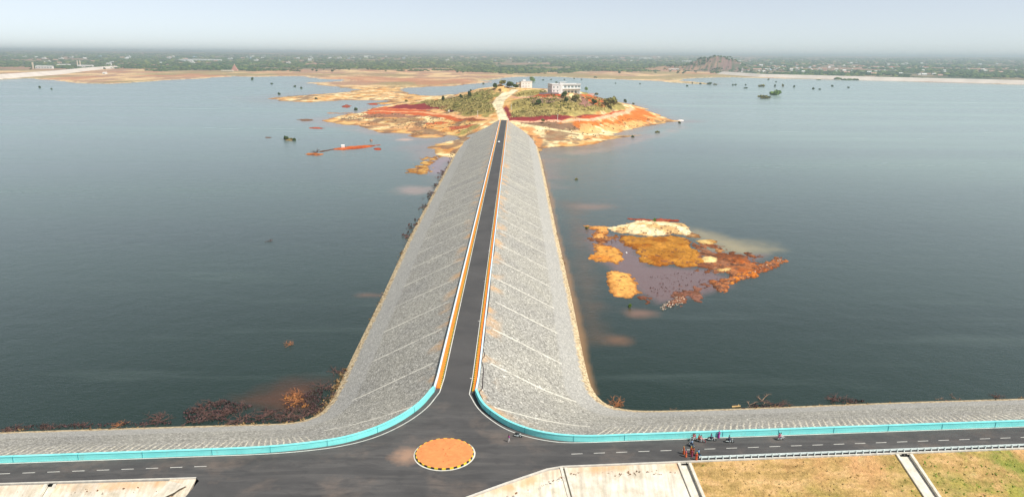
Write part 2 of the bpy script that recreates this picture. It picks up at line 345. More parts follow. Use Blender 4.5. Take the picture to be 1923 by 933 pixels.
# island relief: (px, py, height) seen in the photo, plus the hidden back of the hill in plan
CTRL = [at(*c) for c in [(960, 228, -.6), (1000, 229, -1.5), (1060, 228, -1.5), (1110, 225, -1.5), (1150, 218, -2.5), (1188, 208, -4), (1180, 198, -3),
 (940, 226, -.2), (955, 226, -.2), (946, 223, .6), (980, 215, 5), (980, 200, 13), (1000, 185, 21), (1050, 215, 6), (1050, 200, 14), (1050, 190, 20), (1100, 213, 5), (1100, 200, 12),
 (1060, 178, 26), (1030, 178, 26), (1095, 178, 26), (1030, 172.5, 27), (1100, 173, 27), (1130, 192, 14), (1150, 202, 6), (1140, 187, 11), (1165, 193, 1), (1120, 182, 20),
 (975, 165, 28), (1000, 167, 27), (945, 165, 30), (938, 156, 36), (925, 163, 26), (943, 222, 1), (930, 205, 8), (928, 195, 12.5), (936, 185, 17.5),
 (950, 175, 22), (963, 169, 25), (900, 215, 3), (900, 200, 9), (900, 185, 15), (912, 172, 21), (850, 208, -2.5), (850, 200, 2), (850, 190, 6),
 (860, 182, 8), (800, 205, -6), (800, 196, -3), (800, 189, -1), (760, 200, -9), (760, 193, -10), (720, 208, -12), (720, 201, -13), (700, 212, -14),
 (800, 216, -9), (860, 222, -6), (900, 226, -3), (850, 235, -12), (900, 238, -6), (875, 258, -13), (800, 240, -14.5), (700, 228, -15.5), (750, 225, -13.5),
 (1000, 255, -13), (985, 243, -8), (968, 232, -2.5), (1008, 272, -15.8), (1050, 245, -9), (1100, 250, -14), (1060, 262, -14.5), (1100, 238, -7), (1150, 230, -8),
 (1200, 225, -11), (1230, 226, -14), (1200, 214, -10), (1000, 236, -4), (1050, 234, -4.5)]]
CTRL += [np.array(p) for p in [(-60, 1300, 22), (20, 1260, 24), (90, 1240, 18), (-60, 1420, 4), (20, 1400, 4), (100, 1350, 2), (160, 1250, 0), (-140, 1340, 4), (40, 1150, 27.5), (90, 1120, 26), (70, 1180, 27)]]
for i in range(len(ISL)):
    a_, b_ = ISL[i], ISL[(i+1) % len(ISL)]; n = max(1, int(np.hypot(*(b_-a_)[:2])/70))
    for k in range(n):
        p = a_+(b_-a_)*k/n; CTRL.append(np.array([p[0], p[1], -16.9]))
C = np.array(CTRL); dd = np.hypot(C[:, None, 0]-C[None, :, 0], C[:, None, 1]-C[None, :, 1])
A_ = np.block([[-dd+np.eye(len(C))*3.0, np.ones((len(C), 1))], [np.ones((1, len(C))), np.zeros((1, 1))]])
Wt = np.linalg.solve(A_, np.append(C[:, 2], 0))
def relief(X, Y):
    out = np.zeros(X.shape).ravel(); x, y = X.ravel(), Y.ravel()
    for s in range(0, len(x), 20000):
        d = np.hypot(x[s:s+20000, None]-C[None, :, 0], y[s:s+20000, None]-C[None, :, 1]); out[s:s+20000] = -d@Wt[:-1]+Wt[-1]
    return out.reshape(X.shape)
def height(X, Y, want=False):
    X, Y = np.asarray(X, float), np.asarray(Y, float); D = np.hypot(X, Y)
    wig = (fbm(X/60, Y/60, 3)-.5)*50+(fbm(X/17, Y/17, 5)-.5)*26
    z = np.full(X.shape, -19.0)
    sf = sdf(FAR, X, Y); farw = sf+wig*np.clip(D/2200, .4, 1.6)
    bump = (fbm(X/120, Y/120, 8)-.5)*2.4+(fbm(X/30, Y/30, 9)-.5)*1.0
    zf = WL+np.clip(farw*.02, -2, 1.1)+np.clip(bump, -1.2, 2)*np.clip(farw/40, 0, 1)
    rise = np.clip((D-4200)/16000, 0, 1.2)**1.3*78+np.clip((D-3400)/2500, 0, 1)*2.5
    z = np.where(sf > -80, zf+rise, z)
    # rocky hill on the right skyline and its neighbour knolls
    hx, hy = HILLC
    q = np.hypot((X-hx)/290, (Y-hy)/380); z = z+np.where(q < 1.25, 94*np.exp(-q*q*3.0)*(.75+.5*fbm(X/60, Y/60, 31)), 0)
    q = np.hypot((X-hx+320)/260, (Y-hy)/300); z = z+np.where(q < 1.25, 24*np.exp(-q*q*3.0)*(.7+.6*fbm(X/50, Y/50, 32)), 0)
    box = (X > -700) & (X < 700) & (Y > 500) & (Y < 1800)
    si = np.full(X.shape, -1e4)
    if box.any():
        xb, yb = X[box], Y[box]; s_ = sdf(ISL, xb, yb); s_w = s_+wig[box]*.42; r = relief(xb, yb)
        r = r+(fbm(xb/22, yb/22, 12)-.5)*2.2+(fbm(xb/7, yb/7, 13)-.5)*.9
        r = np.maximum(r, WL+.25)
        zi = np.where(s_w > 0, WL+(r-WL)*np.clip(s_w/14, 0, 1)+.12, WL-np.clip(-s_w*.1, 0, 2)); z[box] = np.where(s_ > -60, np.maximum(z[box], zi), z[box]); si[box] = s_w
    ic = np.full(X.shape, -1)
    for k, (poly, h, c, rg) in enumerate(ISLETS):
        P = np.array(poly); b = (X > P[:, 0].min()-20) & (X < P[:, 0].max()+20) & (Y > P[:, 1].min()-30) & (Y < P[:, 1].max()+30)
        if not b.any(): continue
        xb, yb = X[b], Y[b]; s_ = sdf(poly, xb, yb)+(fbm(xb/7, yb/11, 40+k)-.5)*rg*4.0+(fbm(xb/1.8, yb/2.8, 80+k)-.5)*rg*2.2
        zi = WL+np.clip(s_*.16, -1.5, h*(.45+1.1*fbm(xb/4, yb/5, 60+k))); zz = z[b]; take = zi > zz; zz[take] = zi[take]; z[b] = zz
        t = ic[b]; t[take & (s_ > -1.5)] = k; ic[b] = t
    if want: return z, farw, si, ic, D
    return z
HILLC = at(1345, 133, -14)[:2]
def hit(px, py):
    """where the sight line of a photo point meets the ground"""
    d = fwd*FPX + rt*(px-PW/2) - up*(py-PH/2); d = d/np.linalg.norm(d)
    tmax = (WL-.2-CZ)/d[2] if d[2] < 0 else 20000
    t = np.linspace(min(400, tmax*.5), tmax, 1500); X, Y, Z = d[0]*t, d[1]*t, CZ+d[2]*t
    h = height(X, Y); k = np.argmax(h >= Z) if (h >= Z).any() else len(t)-1
    return np.array([X[k], Y[k], max(h[k], WL)])
# ------------------------------------------------------------------ soil colours (true surface colours, in plan)
PAINT = []      # (kind, pts, value, colour, soft, noise)
def area(col, pts, soft=4, rag=12, amt=1.0): PAINT.append(('a', [hit(*p) for p in pts], 0, col, soft, rag, amt))
def path(col, pts, w, soft=1.0, rag=2, amt=1.0): PAINT.append(('l', [hit(*p) for p in pts], w, col, soft, rag, amt))
area(OLIV, [(765, 197), (800, 189), (850, 186), (890, 178), (915, 170), (935, 178), (926, 192), (930, 212), (915, 220), (880, 217), (850, 208), (810, 202)], 8, 25)
area(GREEN, [(790, 193), (850, 188), (920, 170), (930, 178), (922, 200), (880, 196), (830, 192)], 8, 40, .7)
area(OLIV, [(956, 223), (958, 205), (964, 190), (985, 184), (1050, 190), (1090, 186), (1125, 182), (1150, 190), (1174, 200), (1174, 207), (1140, 213), (1100, 219), (1050, 221), (990, 220)], 5, 10)
area((.42, .33, .12), [(960, 215), (1000, 205), (1100, 207), (1150, 205), (1120, 214), (1050, 219), (990, 219)], 5, 25, .8)
area((.30, .19, .14), [(995, 196), (1000, 184), (1050, 186), (1060, 192), (1030, 195)], 4, 14)
area((.34, .17, .13), [(1080, 197), (1085, 186), (1112, 186), (1118, 200), (1100, 203)], 4, 10)
area(OLIV, [(965, 182), (975, 172), (1025, 168), (1015, 178), (990, 181)], 5, 10)
area((.55, .14, .04), [(1090, 178), (1108, 178), (1122, 182), (1136, 190), (1138, 200), (1118, 199), (1105, 190)], 3, 6)
area(RED, [(1000, 182), (1012, 177), (1052, 177), (1056, 184), (1020, 185)], 3, 5)
area((.66, .52, .42), [(1018, 173), (1112, 172.5), (1114, 177), (1060, 179), (1022, 176)], 3, 5)
path((.70, .36, .22), [(955, 182), (985, 184), (1020, 184), (1052, 184)], 3)
area(CRIM, [(950, 222), (1000, 219.5), (1080, 220), (1125, 215), (1120, 223), (1050, 228), (955, 228)], 2, 1.5)
area((.50, .09, .03), [(1085, 222), (1130, 215.5), (1172, 207), (1176, 211), (1150, 217), (1110, 224)], 2, 1.5)
area(CRIM, [(944, 206), (950, 199), (965, 221), (957, 225), (951, 216)], 1.5, 3)
area(BRWN, [(960, 230.5), (1060, 230), (1100, 238), (1100, 249), (1040, 241)], 5, 18)
area((.64, .19, .035), [(1060, 232), (1120, 226), (1180, 214), (1196, 202), (1215, 210), (1245, 224), (1240, 231), (1200, 237), (1150, 243), (1090, 241)], 6, 24)
area(SAND, [(1090, 248), (1150, 245), (1215, 234), (1250, 229), (1228, 220), (1205, 228), (1150, 238), (1100, 243)], 5, 30, .8)
area((.66, .30, .10), [(1000, 262), (1013, 276), (1020, 262), (1010, 252)], 3, 8)
area(BRWN, [(1025, 242), (1060, 246), (1090, 252), (1060, 262), (1035, 268), (1022, 256)], 6, 30, .8)
area((.60, .13, .035), [(680, 213), (700, 204), (740, 200), (790, 199), (815, 203), (800, 208), (900, 221), (905, 225), (860, 229), (800, 218), (740, 214), (700, 216)], 3, 4)
area(CRIM, [(730, 203), (745, 197), (800, 195), (840, 203), (800, 206)], 5, 14)
area((.36, .17, .10), [(675, 219), (690, 213), (760, 214), (790, 219), (740, 222)], 5, 25)
area((.58, .14, .04), [(790, 232), (830, 228), (850, 231), (800, 235)], 3, 10); area((.48, .12, .05), [(840, 238), (895, 233), (900, 236), (850, 243)], 3, 10)
area((.30, .08, .03), [(855, 222), (900, 222), (925, 226), (880, 229)], 2, 6)
area(BRWN, [(700, 221), (760, 222), (800, 228), (740, 232), (700, 228)], 5, 40, .7)
area(OLIV, [(865, 247), (885, 238), (900, 234), (890, 244), (870, 254)], 3, 14)
area((.64, .30, .12), [(660, 226), (720, 232), (800, 236), (760, 246), (690, 236)], 5, 50, .6)
path((.86, .46, .22), [(690, 210), (740, 210.5), (800, 211.5), (850, 216), (900, 222), (938, 225)], 3.2)
path((.72, .30, .16), [(700, 206), (760, 205), (810, 207), (850, 208)], 2.0)
path((.86, .46, .28), [(955, 228), (1000, 229.5), (1060, 228.5), (1110, 225.5), (1150, 218.5), (1178, 211), (1188, 206), (1182, 200), (1170, 196)], 3.2)
path(PALE, [(957, 229), (1010, 239), (1080, 250), (1150, 254), (1200, 254.5)], 3.4)
area(CREAM, [(937, 226), (955, 226), (950, 214), (944, 203), (946, 191), (960, 179), (974, 169), (963, 167.5), (946, 174), (931, 184), (925, 195), (929, 206), (933, 216)], 1.5, 1.5)
def soil_colour(X, Y, z, farw, si, ic, D):
    n1 = fbm(X/38, Y/38, 20); n2 = fbm(X/11, Y/16, 21); n3 = fbm(X/160, Y/220, 22); n4 = fbm(X/420, Y/600, 23)
    def L(a, b, t): return a*(1-t[..., None])+b*t[..., None]
    c = np.broadcast_to(np.array(SAND), X.shape+(3,)).copy()
    c = L(c, np.array((.88, .70, .38)), sstep(.42, .62, n1)); c = L(c, np.array((.62, .25, .06)), sstep(.50, .62, n2)*.8); c = L(c, np.array(BRWN), sstep(.56, .66, fbm(X/18, Y/34, 24))*.85)
    fx = D > 1700
    # far flats: pinkish brown with ochre and olive patches
    nf = fbm(X/300, Y/420, 25); ng = fbm(X/90, Y/160, 26)
    cf = L(np.broadcast_to(np.array((.42, .25, .16)), c.shape), np.array((.72, .50, .26)), sstep(.42, .60, ng)); cf = L(cf, np.array((.33, .26, .12)), sstep(.50, .62, nf)*.85)
    cf = L(cf, np.array((.52, .22, .12)), sstep(.56, .68, fbm(X/200, Y/260, 27))*.7); cf = L(cf, np.array((.80, .62, .34)), sstep(60, 5, farw)*(n2 > .45)*.8)
    c = L(c, cf, sstep(2050, 2500, D))
    # wooded farmland beyond
    edge = np.where(X > 1250, 3300, 4350)+(n4-.5)*1300
    cg = L(np.broadcast_to(np.array((.085, .105, .060)), c.shape), np.array((.30, .22, .13)), sstep(.50, .60, fbm(X/260, Y/500, 28))*.8)
    cg = L(cg, np.array((.42, .24, .16)), sstep(.56, .64, fbm(X/500, Y/900, 29))*.8); c = L(c, cg, sstep(0, 350, D-edge))
    q = np.hypot((X-HILLC[0])/300, (Y-HILLC[1])/420); c = L(c, np.array((.26, .15, .13)), sstep(1.3, .8, q)*sstep(.40, .55, n1)); c = L(c, np.array((.08, .10, .05)), sstep(1.3, .8, q)*sstep(.52, .60, n2))
    isl = si > -40
    for kind, pts, w, col, soft, rag, amt in PAINT:
        P = np.array(pts); pad = 60; b = isl & (X > P[:, 0].min()-pad) & (X < P[:, 0].max()+pad) & (Y > P[:, 1].min()-pad) & (Y < P[:, 1].max()+pad)
        if not b.any(): continue
        xb, yb = X[b], Y[b]; s_ = sdf(pts, xb, yb) if kind == 'a' else w-dline(pts, xb, yb)
        s_ = s_+(fbm(xb/18, yb/18, 50)-.5)*rag*1.6+(fbm(xb/5, yb/5, 51)-.5)*rag*.6
        c[b] = L(c[b], np.array(col), sstep(-soft/2, soft/2, s_)*amt)
    # scattered scrub tone on the green slopes
    veg = (c[..., 1] > c[..., 0]*.72) & isl; c[veg] *= (.55+.95*fbm(X[veg]/5, Y[veg]/5, 52))[..., None]
    for k, (poly, h, col, rg) in enumerate(ISLETS):
        b = ic == k
        if b.any():
            f1_ = fbm(X[b]/9, Y[b]/12, 90+k)[..., None]; f2_ = fbm(X[b]/1.6, Y[b]/2.6, 130+k)[..., None]; q_ = sstep(.45, .68, f1_)
            c[b] = (np.array(col)*(1-q_)+np.array(col)*np.array((.74, .58, .42))*q_)*(.62+.75*f2_)
            dk = b & (fbm(X/2.2, Y/2.6, 120+k) > (.72 if rg < 3 else .60)); c[dk] = np.array((.20, .09, .05))
    wet = sstep(.35, .02, z-WL)*(D < 2500); c = L(c, c*np.array((.50, .42, .40)), wet)
    return np.clip(c, 0, 1)
def grid_mesh(name, X, Y, colfn, attr, material, cull=None, zc=None):
    n, m = X.shape; z, cols = colfn(X, Y)
    V = np.stack([X, Y, z], -1).reshape(-1, 3); idx = np.arange(n*m).reshape(n, m)
    Fq = np.stack([idx[:-1, :-1], idx[:-1, 1:], idx[1:, 1:], idx[1:, :-1]], -1).reshape(-1, 4)
    if cull is not None:
        zz = z.reshape(-1)[Fq].max(1); cen = V[Fq].mean(1); keep = cull(zz, cen); Fq = Fq[keep]
        used = np.unique(Fq); re = -np.ones(len(V), int); re[used] = np.arange(len(used)); V = V[used]; Fq = re[Fq]; cols = cols.reshape(-1, 3)[used]
    a, b = V[Fq[0][1]]-V[Fq[0][0]], V[Fq[0][2]]-V[Fq[0][0]]
    if a[0]*b[1]-a[1]*b[0] < 0: Fq = Fq[:, ::-1]
    me = bpy.data.meshes.new(name); me.vertices.add(len(V)); me.vertices.foreach_set('co', V.astype(np.float32).ravel())
    me.loops.add(Fq.size); me.loops.foreach_set('vertex_index', Fq.astype(np.int32).ravel())
    me.polygons.add(len(Fq)); me.polygons.foreach_set('loop_start', (np.arange(len(Fq))*4).astype(np.int32))
    me.update(calc_edges=True); ca = me.color_attributes.new(attr, 'FLOAT_COLOR', 'POINT')
    cc = np.ones((len(V), 4), np.float32); cc[:, :3] = cols.reshape(-1, 3); ca.data.foreach_set('color', cc.ravel())
    me.polygons.foreach_set('use_smooth', [True]*len(Fq)); return link(name, me, material)
def ground_fn(X, Y):
    z, farw, si, ic, D = height(X, Y, True); return z, soil_colour(X, Y, z, farw, si, ic, D)
HB = (-330, 340, 640, 1500)
def rows(y0, y1, n, x0, x1, m, curve=1.0):
    """fan of ground points that gets coarser with distance"""
    t = np.linspace(0, 1, n); d0, d1 = at(960, y0, WL)[1], at(960, y1, WL)[1]; D = 1/(1/d0+(1/d1-1/d0)*t); s = np.linspace((x0-PW/2)/FPX, (x1-PW/2)/FPX, m)
    DD, SS = np.meshgrid(D, s, indexing='ij'); return DD*SS*1.02, DD
X, Y = rows(330, 130, 330, -160, 2080, 1100)
g = grid_mesh('ground', X, Y, ground_fn, 'soil', T['soil'], lambda zz, c: (zz > WL-.5) & ~((c[:, 0] > HB[0]+2) & (c[:, 0] < HB[1]-2) & (c[:, 1] > HB[2]+2) & (c[:, 1] < HB[3]-2))); tag(g, kind='structure')
X, Y = rows(130, 106, 110, -700, 2620, 700); Y = Y.copy(); X = X.copy()
g = grid_mesh('plain', X, Y, ground_fn, 'soil', T['soil'], lambda zz, c: zz > WL-.5); tag(g, kind='structure')
xs, ys = np.meshgrid(np.arange(HB[0], HB[1]+1, 1.5), np.arange(HB[2], HB[3]+1, 2.4))
g = grid_mesh('hill', xs, ys, ground_fn, 'soil', T['soil'], lambda zz, c: zz > WL-.5); tag(g, kind='structure')
P0, P1 = at(1085, 640, WL), at(1510, 398, WL)
xs, ys = np.meshgrid(np.arange(28, 200, .45), np.arange(at(1200, 600, WL)[1], P1[1]+10, .8))
g = grid_mesh('mudflat', xs, ys, ground_fn, 'soil', T['soil'], lambda zz, c: zz > WL-.5); tag(g, kind='structure')
# ------------------------------------------------------------------ water: its silt, and sky reflection painted paler with distance
SILT = [(PL([(1105, 430), (1150, 440), (1190, 455), (1215, 500), (1330, 505), (1375, 520), (1352, 545), (1290, 562), (1232, 575), (1200, 545), (1150, 505), (1115, 470)]), MAUVE, 5, .85),
 (PL([(1300, 428), (1340, 440), (1390, 450), (1450, 470), (1400, 480), (1340, 470), (1310, 450)]), (.40, .33, .17), 14, .8), (PL([(1320, 470), (1330, 500), (1410, 500), (1440, 478), (1380, 478)]), MAUVE, 5, .8),
 (PL([(1066, 380), (1075, 430), (1095, 560), (1110, 640), (1140, 640), (1115, 560), (1095, 430), (1085, 380)]), (.15, .09, .05), 10, .5),
 (PL([(1000, 300), (1030, 430), (1050, 560), (1090, 735), (1121, 740), (1082, 560), (1050, 430), (1021, 300)]), (.30, .17, .07), 1.5, .85),
 (ell(1165, 637, 24, 9), (.24, .12, .06), 5, .8), (ell(1205, 588, 30, 8), (.26, .14, .09), 6, .8), (ell(1110, 388, 30, 5), (.26, .16, .11), 8, .6),
 (ell(700, 554, 26, 4), (.24, .13, .08), 4, .7), (PL([(455, 752), (490, 740), (550, 722), (590, 716), (588, 765), (510, 775), (470, 765)]), (.10, .04, .018), 8, .8),
 (ell(762, 263, 16, 2.2), (.60, .38, .26), 6, .9), (ell(775, 357, 26, 6), (.34, .24, .20), 10, .6), (PL([(800, 310), (830, 296), (845, 296), (830, 330), (810, 325)]), (.30, .20, .24), 10, .7),
 (PL([(1060, 284), (1120, 280), (1200, 262), (1280, 236), (1290, 240), (1210, 262), (1130, 285), (1070, 292)]), (.36, .28, .24), 14, .6)]
def water_fn(X, Y):
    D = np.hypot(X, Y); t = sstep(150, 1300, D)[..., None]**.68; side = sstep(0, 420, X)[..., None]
    c = np.array((.008, .022, .015))*(1-t)+np.array((.20, .27, .26))*t; c = c*(1-side)+side*(np.array((.010, .028, .018))*(1-t)+np.array((.27, .35, .325))*t)  # far water painted paler, standing in for sky reflection and haze
    near = sdf(ISL, X, Y); k = sstep(-45, 5, near+(fbm(X/30, Y/30, 70)-.5)*40)[..., None]*.55; c = c*(1-k)+np.array((.30, .20, .17))*k
    nf = sdf(FAR, X, Y); k = sstep(-140, 10, nf+(fbm(X/90, Y/120, 71)-.5)*160)[..., None]*.35; c = c*(1-k)+np.array((.22, .17, .16))*k
    for poly, col, soft, amt in SILT:
        P = np.array(poly); b = (X > P[:, 0].min()-30) & (X < P[:, 0].max()+30) & (Y > P[:, 1].min()-60) & (Y < P[:, 1].max()+60)
        if b.any():
            s_ = sdf(poly, X[b], Y[b])+(fbm(X[b]/14, Y[b]/20, 72)-.5)*soft*2; k = sstep(-soft, soft, s_)[..., None]*amt; c[b] = c[b]*(1-k)+np.array(col)*k
    return np.full(X.shape, WL), c
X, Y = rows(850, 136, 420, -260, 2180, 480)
g = grid_mesh('lake_water', X, Y, water_fn, 'silt_and_sheen', T['water']); tag(g, kind='structure')

# ------------------------------------------------------------------ haze
bm = bmesh.new(); bmesh.ops.create_cube(bm, size=1); me = bpy.data.meshes.new('haze'); bm.to_mesh(me); bm.free()
hz = bpy.data.materials.new('haze'); hz.use_nodes = True; hz.node_tree.nodes.clear()
vo = hz.node_tree.nodes.new('ShaderNodeVolumePrincipled'); ou = hz.node_tree.nodes.new('ShaderNodeOutputMaterial')
vo.inputs['Color'].default_value = (.62, .75, .82, 1); vo.inputs['Density'].default_value = HAZE; vo.inputs['Anisotropy'].default_value = .2
hz.node_tree.links.new(vo.outputs[0], ou.inputs['Volume'])
h_ = link('haze', me, hz); h_.scale = (90000, 50000, 176); h_.location = (0, 24000, -20-13+88); tag(h_, kind='stuff')
# ------------------------------------------------------------------ embankments
def loft(name, pairs, n, mats, u0=0.0, prof=None, kind='structure', flip=False):
    """surface between a head line and a foot line; UV = metres along, fraction down"""
    V = []; UV = []; u = u0; last = None
    for k, (a, b) in enumerate(pairs):
        a, b = np.array(a, float), np.array(b, float)
        if last is not None: u += np.hypot(*(a-last)[:2])
        last = a
        for i in range(n+1):
            t = i/n; p = a+(b-a)*t
            if prof: p = p+np.array((0, 0, prof(t)))
            V.append(p); UV.append((u, t))
    Fc = []
    for k in range(len(pairs)-1):
        for i in range(n):
            q = (k*(n+1)+i, (k+1)*(n+1)+i, (k+1)*(n+1)+i+1, k*(n+1)+i+1); Fc.append(q[::-1] if flip else q)
    me = bpy.data.meshes.new(name); me.from_pydata([tuple(map(float, v)) for v in V], [], Fc)
    uvl = me.uv_layers.new(name='UVMap')
    for l in me.loops: uvl.data[l.index].uv = UV[l.vertex_index]
    o = link(name, me, mats); tag(o, kind=kind); return o
YC = lambda x: 139.3+.0825*x                 # road-side base of the wall along the cross dam
XC = lambda y: -13.5+.003*(y-164)            # centre line of the causeway
YE = 934.0
ARC_L = [(-61.3, 134.25), (-52.5, 135.1), (-44.3, 136.6), (-36, 139.2), (-30, 143.2), (-25.1, 148.7), (-21.1, 156.0), (-18.75, 164.2)]
ARC_R = [(-8.75, 162.9), (-6.8, 156), (-3.6, 150.6), (.1, 146.4), (4.7, 143.2), (10.4, 141.2), (17, YC(17)), (26, YC(26))]
aL = [p for p in catmull(ARC_L, 6)]; aR = [p for p in catmull(ARC_R, 6)]
lineL = [np.array((x, YC(x)-.05)) for x in (-300, -200, -130, -90, -70)]; lineR = [np.array((x, YC(x))) for x in (34, 50, 75, 110, 160, 230, 340)]
lineL = [np.array((x, YC(x)-.05)) for x in np.r_[-300, -200, np.arange(-150, -66, 12.5)]]; lineR = [np.array((x, YC(x))) for x in np.r_[34, np.arange(46, 160, 12.5), 230, 340]]
WALL_L = lineL+aL                             # from far left to the causeway
WALL_R = aR+lineR
cauL = [np.array((XC(y)-5.05, y)) for y in np.linspace(172, YE, 26)]; cauR = [np.array((XC(y)+5.05, y)) for y in np.linspace(172, YE, 26)]
def normals(P):
    P = np.array(P)[:, :2]; d = np.gradient(P, axis=0); d /= np.linalg.norm(d, axis=1)[:, None]; return np.stack([-d[:, 1], d[:, 0]], 1)
def offset(P, w): return [np.array(p)[:2]+n*w for p, n in zip(P, normals(P))]
def strip(name, P, w0, w1, z0, z1, mats, parent=None, kind=None, bottom=False):
    """extruded band between two offsets of a line, from z0 up to z1"""
    a, b = offset(P, w0), offset(P, w1); V = []; Fc = []
    for p, q in zip(a, b): V += [(p[0], p[1], z0), (p[0], p[1], z1), (q[0], q[1], z1), (q[0], q[1], z0)]
    for i in range(len(P)-1):
        k = i*4; Fc += [(k, k+1, k+5, k+4)[::-1], (k+1, k+2, k+6, k+5)[::-1], (k+2, k+3, k+7, k+6)[::-1]]
    Fc += [(0, 1, 2, 3), tuple(len(V)-4+i for i in (3, 2, 1, 0))]
    o = mesh(name, V, Fc, mats, parent); bm = bmesh.new(); bm.from_mesh(o.data); bmesh.ops.recalc_face_normals(bm, faces=bm.faces[:]); bm.to_mesh(o.data); bm.free()
    return tag(o, kind=kind) if kind else o
# upstream slopes (head just outside the walls, foot under the water)
def three(p, z): return np.array((p[0], p[1], z))
FOOT = WL-.12
footL = catmull([(-330, 156), (-200, 168), (-134.7, 173.8), (-80.2, 178.2), (-66, 179.2), (-60, 180.0), (-56.5, 181.6), (-54, 184.5), (-52.8, 188.5), (-52.3, 195), (-52.3, 205), (-52.8, 225)], 6)
footR = catmull([(24.2, 225), (24.2, 211), (24.6, 203), (25.8, 196.5), (28.2, 191.8), (33, 189), (42, 188.4), (66.8, 190.2), (115, 194.8), (151, 197.6), (250, 206), (360, 216)], 6)
lineLx = 0
headL = [p+n*.45 for p, n in zip(map(np.array, WALL_L), normals(WALL_L))]; headR = [p+n*.45 for p, n in zip(map(np.array, WALL_R), normals(WALL_R))]
def resample(P, T):
    P = np.array(P)[:, :2]; s = np.r_[0, np.cumsum(np.hypot(*np.diff(P, axis=0).T))]; s /= s[-1]
    return [np.array((np.interp(t, s, P[:, 0]), np.interp(t, s, P[:, 1]))) for t in T]
def keyed(head, foot, keys, n):
    """keys: list of (x,y on head, x,y on foot) that face each other"""
    def par(P, q):
        P = np.array(P)[:, :2]; s = np.r_[0, np.cumsum(np.hypot(*np.diff(P, axis=0).T))]; k = np.argmin(np.hypot(P[:, 0]-q[0], P[:, 1]-q[1])); return s[k]/s[-1]
    a = [0]+[par(head, k[:2]) for k in keys]+[1]; b = [0]+[par(foot, k[2:]) for k in keys]+[1]; T = np.linspace(0, 1, n); r = np.linspace(0, 1, len(a))
    return list(zip(resample(head, np.interp(T, r, a)), resample(foot, np.interp(T, r, b))))
kL = keyed(headL+[np.array((XC(y)-5.5, y)) for y in (172, 190, 225)], footL, [(-61, 134, -70, 178.8), (-36, 139, -58, 180.6), (-25, 148.7, -54, 184.5), (-19, 164.2, -52.4, 195)], 120)
kR = keyed([np.array((XC(y)+5.5, y)) for y in (225, 190, 172)]+headR, footR, [(-8.75, 162.9, 24.6, 203), (-3.6, 150.6, 25.8, 196.5), (4.7, 143.2, 29, 191), (26, 141.4, 42, 188.4)], 120)
prof = lambda t: .06*math.sin(math.pi*t)
def arclen(pairs): return sum(np.hypot(*(pairs[i+1][0]-pairs[i][0])) for i in range(len(pairs)-1))
def slope(name, pairs, u0): return loft(name, [(three(a, -.06), three(b, FOOT)) for a, b in pairs], 18, T['stone'], u0, prof)
u0L = 400-next(arclen(kL[:i+1]) for i, (a, b) in enumerate(kL) if a[1] > 146 and a[0] > -40)
o = slope('embankment_slope', kL, u0L)
ys = np.r_[225, np.linspace(232, YE, 90)]; fl = lambda y: np.interp(y, [225, 287, 382, 547, 710, 1000], [-52.8, -53.8, -56.3, -57.6, -58.6, -58]); fr_ = lambda y: np.interp(y, [225, 286, 410, 660, 776, 1000], [24.2, 25, 25.5, 27.4, 27.4, 30])
slope('embankment_slope', [(np.array((XC(y)-5.5, y)), np.array((fl(y), y))) for y in ys], u0L+arclen(kL))
uR = 400+arclen([(a, b) for a, b in kR if a[1] > 146 or a[0] < 0])
slope('embankment_slope', [(np.array((XC(y)+5.5, y)), np.array((fr_(y), y))) for y in ys[::-1]], uR+760)
# right corner and cross dam: measured so that the joints stop on the cross dam
kr2 = [(b_, a_) for a_, b_ in []]
V0 = [(three(a, -.06), three(b, FOOT)) for a, b in kR][::-1]
cut = next(arclen(kR[::-1][:i+1]) for i, (a, b) in enumerate(kR[::-1]) if a[0] < 2); loft('embankment_slope', V0, 18, T['stone'], 400-cut, prof, flip=True)
for o_ in [o for o in COL.objects if o.name.startswith('embankment_slope')]:
    b_ = bmesh.new(); b_.from_mesh(o_.data); b_.normal_update()
    if sum(f.normal.z for f in b_.faces) < 0: bmesh.ops.reverse_faces(b_, faces=b_.faces[:]); b_.to_mesh(o_.data)
    b_.free()
# ---- carriageway: one sheet
nearR = [(-34, 96), (-20, 111), (-7.9, 120.2), (-.9, 124.8), (7.4, 129.9), (10.5, 130.9), (60, 130.15+.0842*60), (340, 130.15+.0842*340)]
nearL = [(-300, 110.5), (-97.6, 123.5), (-61.2, 125.95), (-60.2, 125.0), (-60.6, 119), (-64, 104), (-68, 96)]
bd = [(p[0], p[1]) for p in nearL]+nearR+[(p[0], p[1]) for p in WALL_R[::-1]]+[(p[0]-.6, p[1]) for p in cauR]+[(p[0]+.6, p[1]) for p in cauL[::-1]]+[(p[0], p[1]) for p in WALL_L[::-1]]
from mathutils.geometry import tessellate_polygon
me = bpy.data.meshes.new('road'); tr = tessellate_polygon([[Vector((float(x), float(y), 0)) for x, y in bd]])
me.from_pydata([(float(x), float(y), 0) for x, y in bd], [], [tuple(t) for t in tr])
bm = bmesh.new(); bm.from_mesh(me); bm.normal_update()
for f in bm.faces:
    if f.normal.z < 0: f.normal_flip()
bm.to_mesh(me); bm.free()
tag(link('road', me, T['asphalt']), kind='structure')
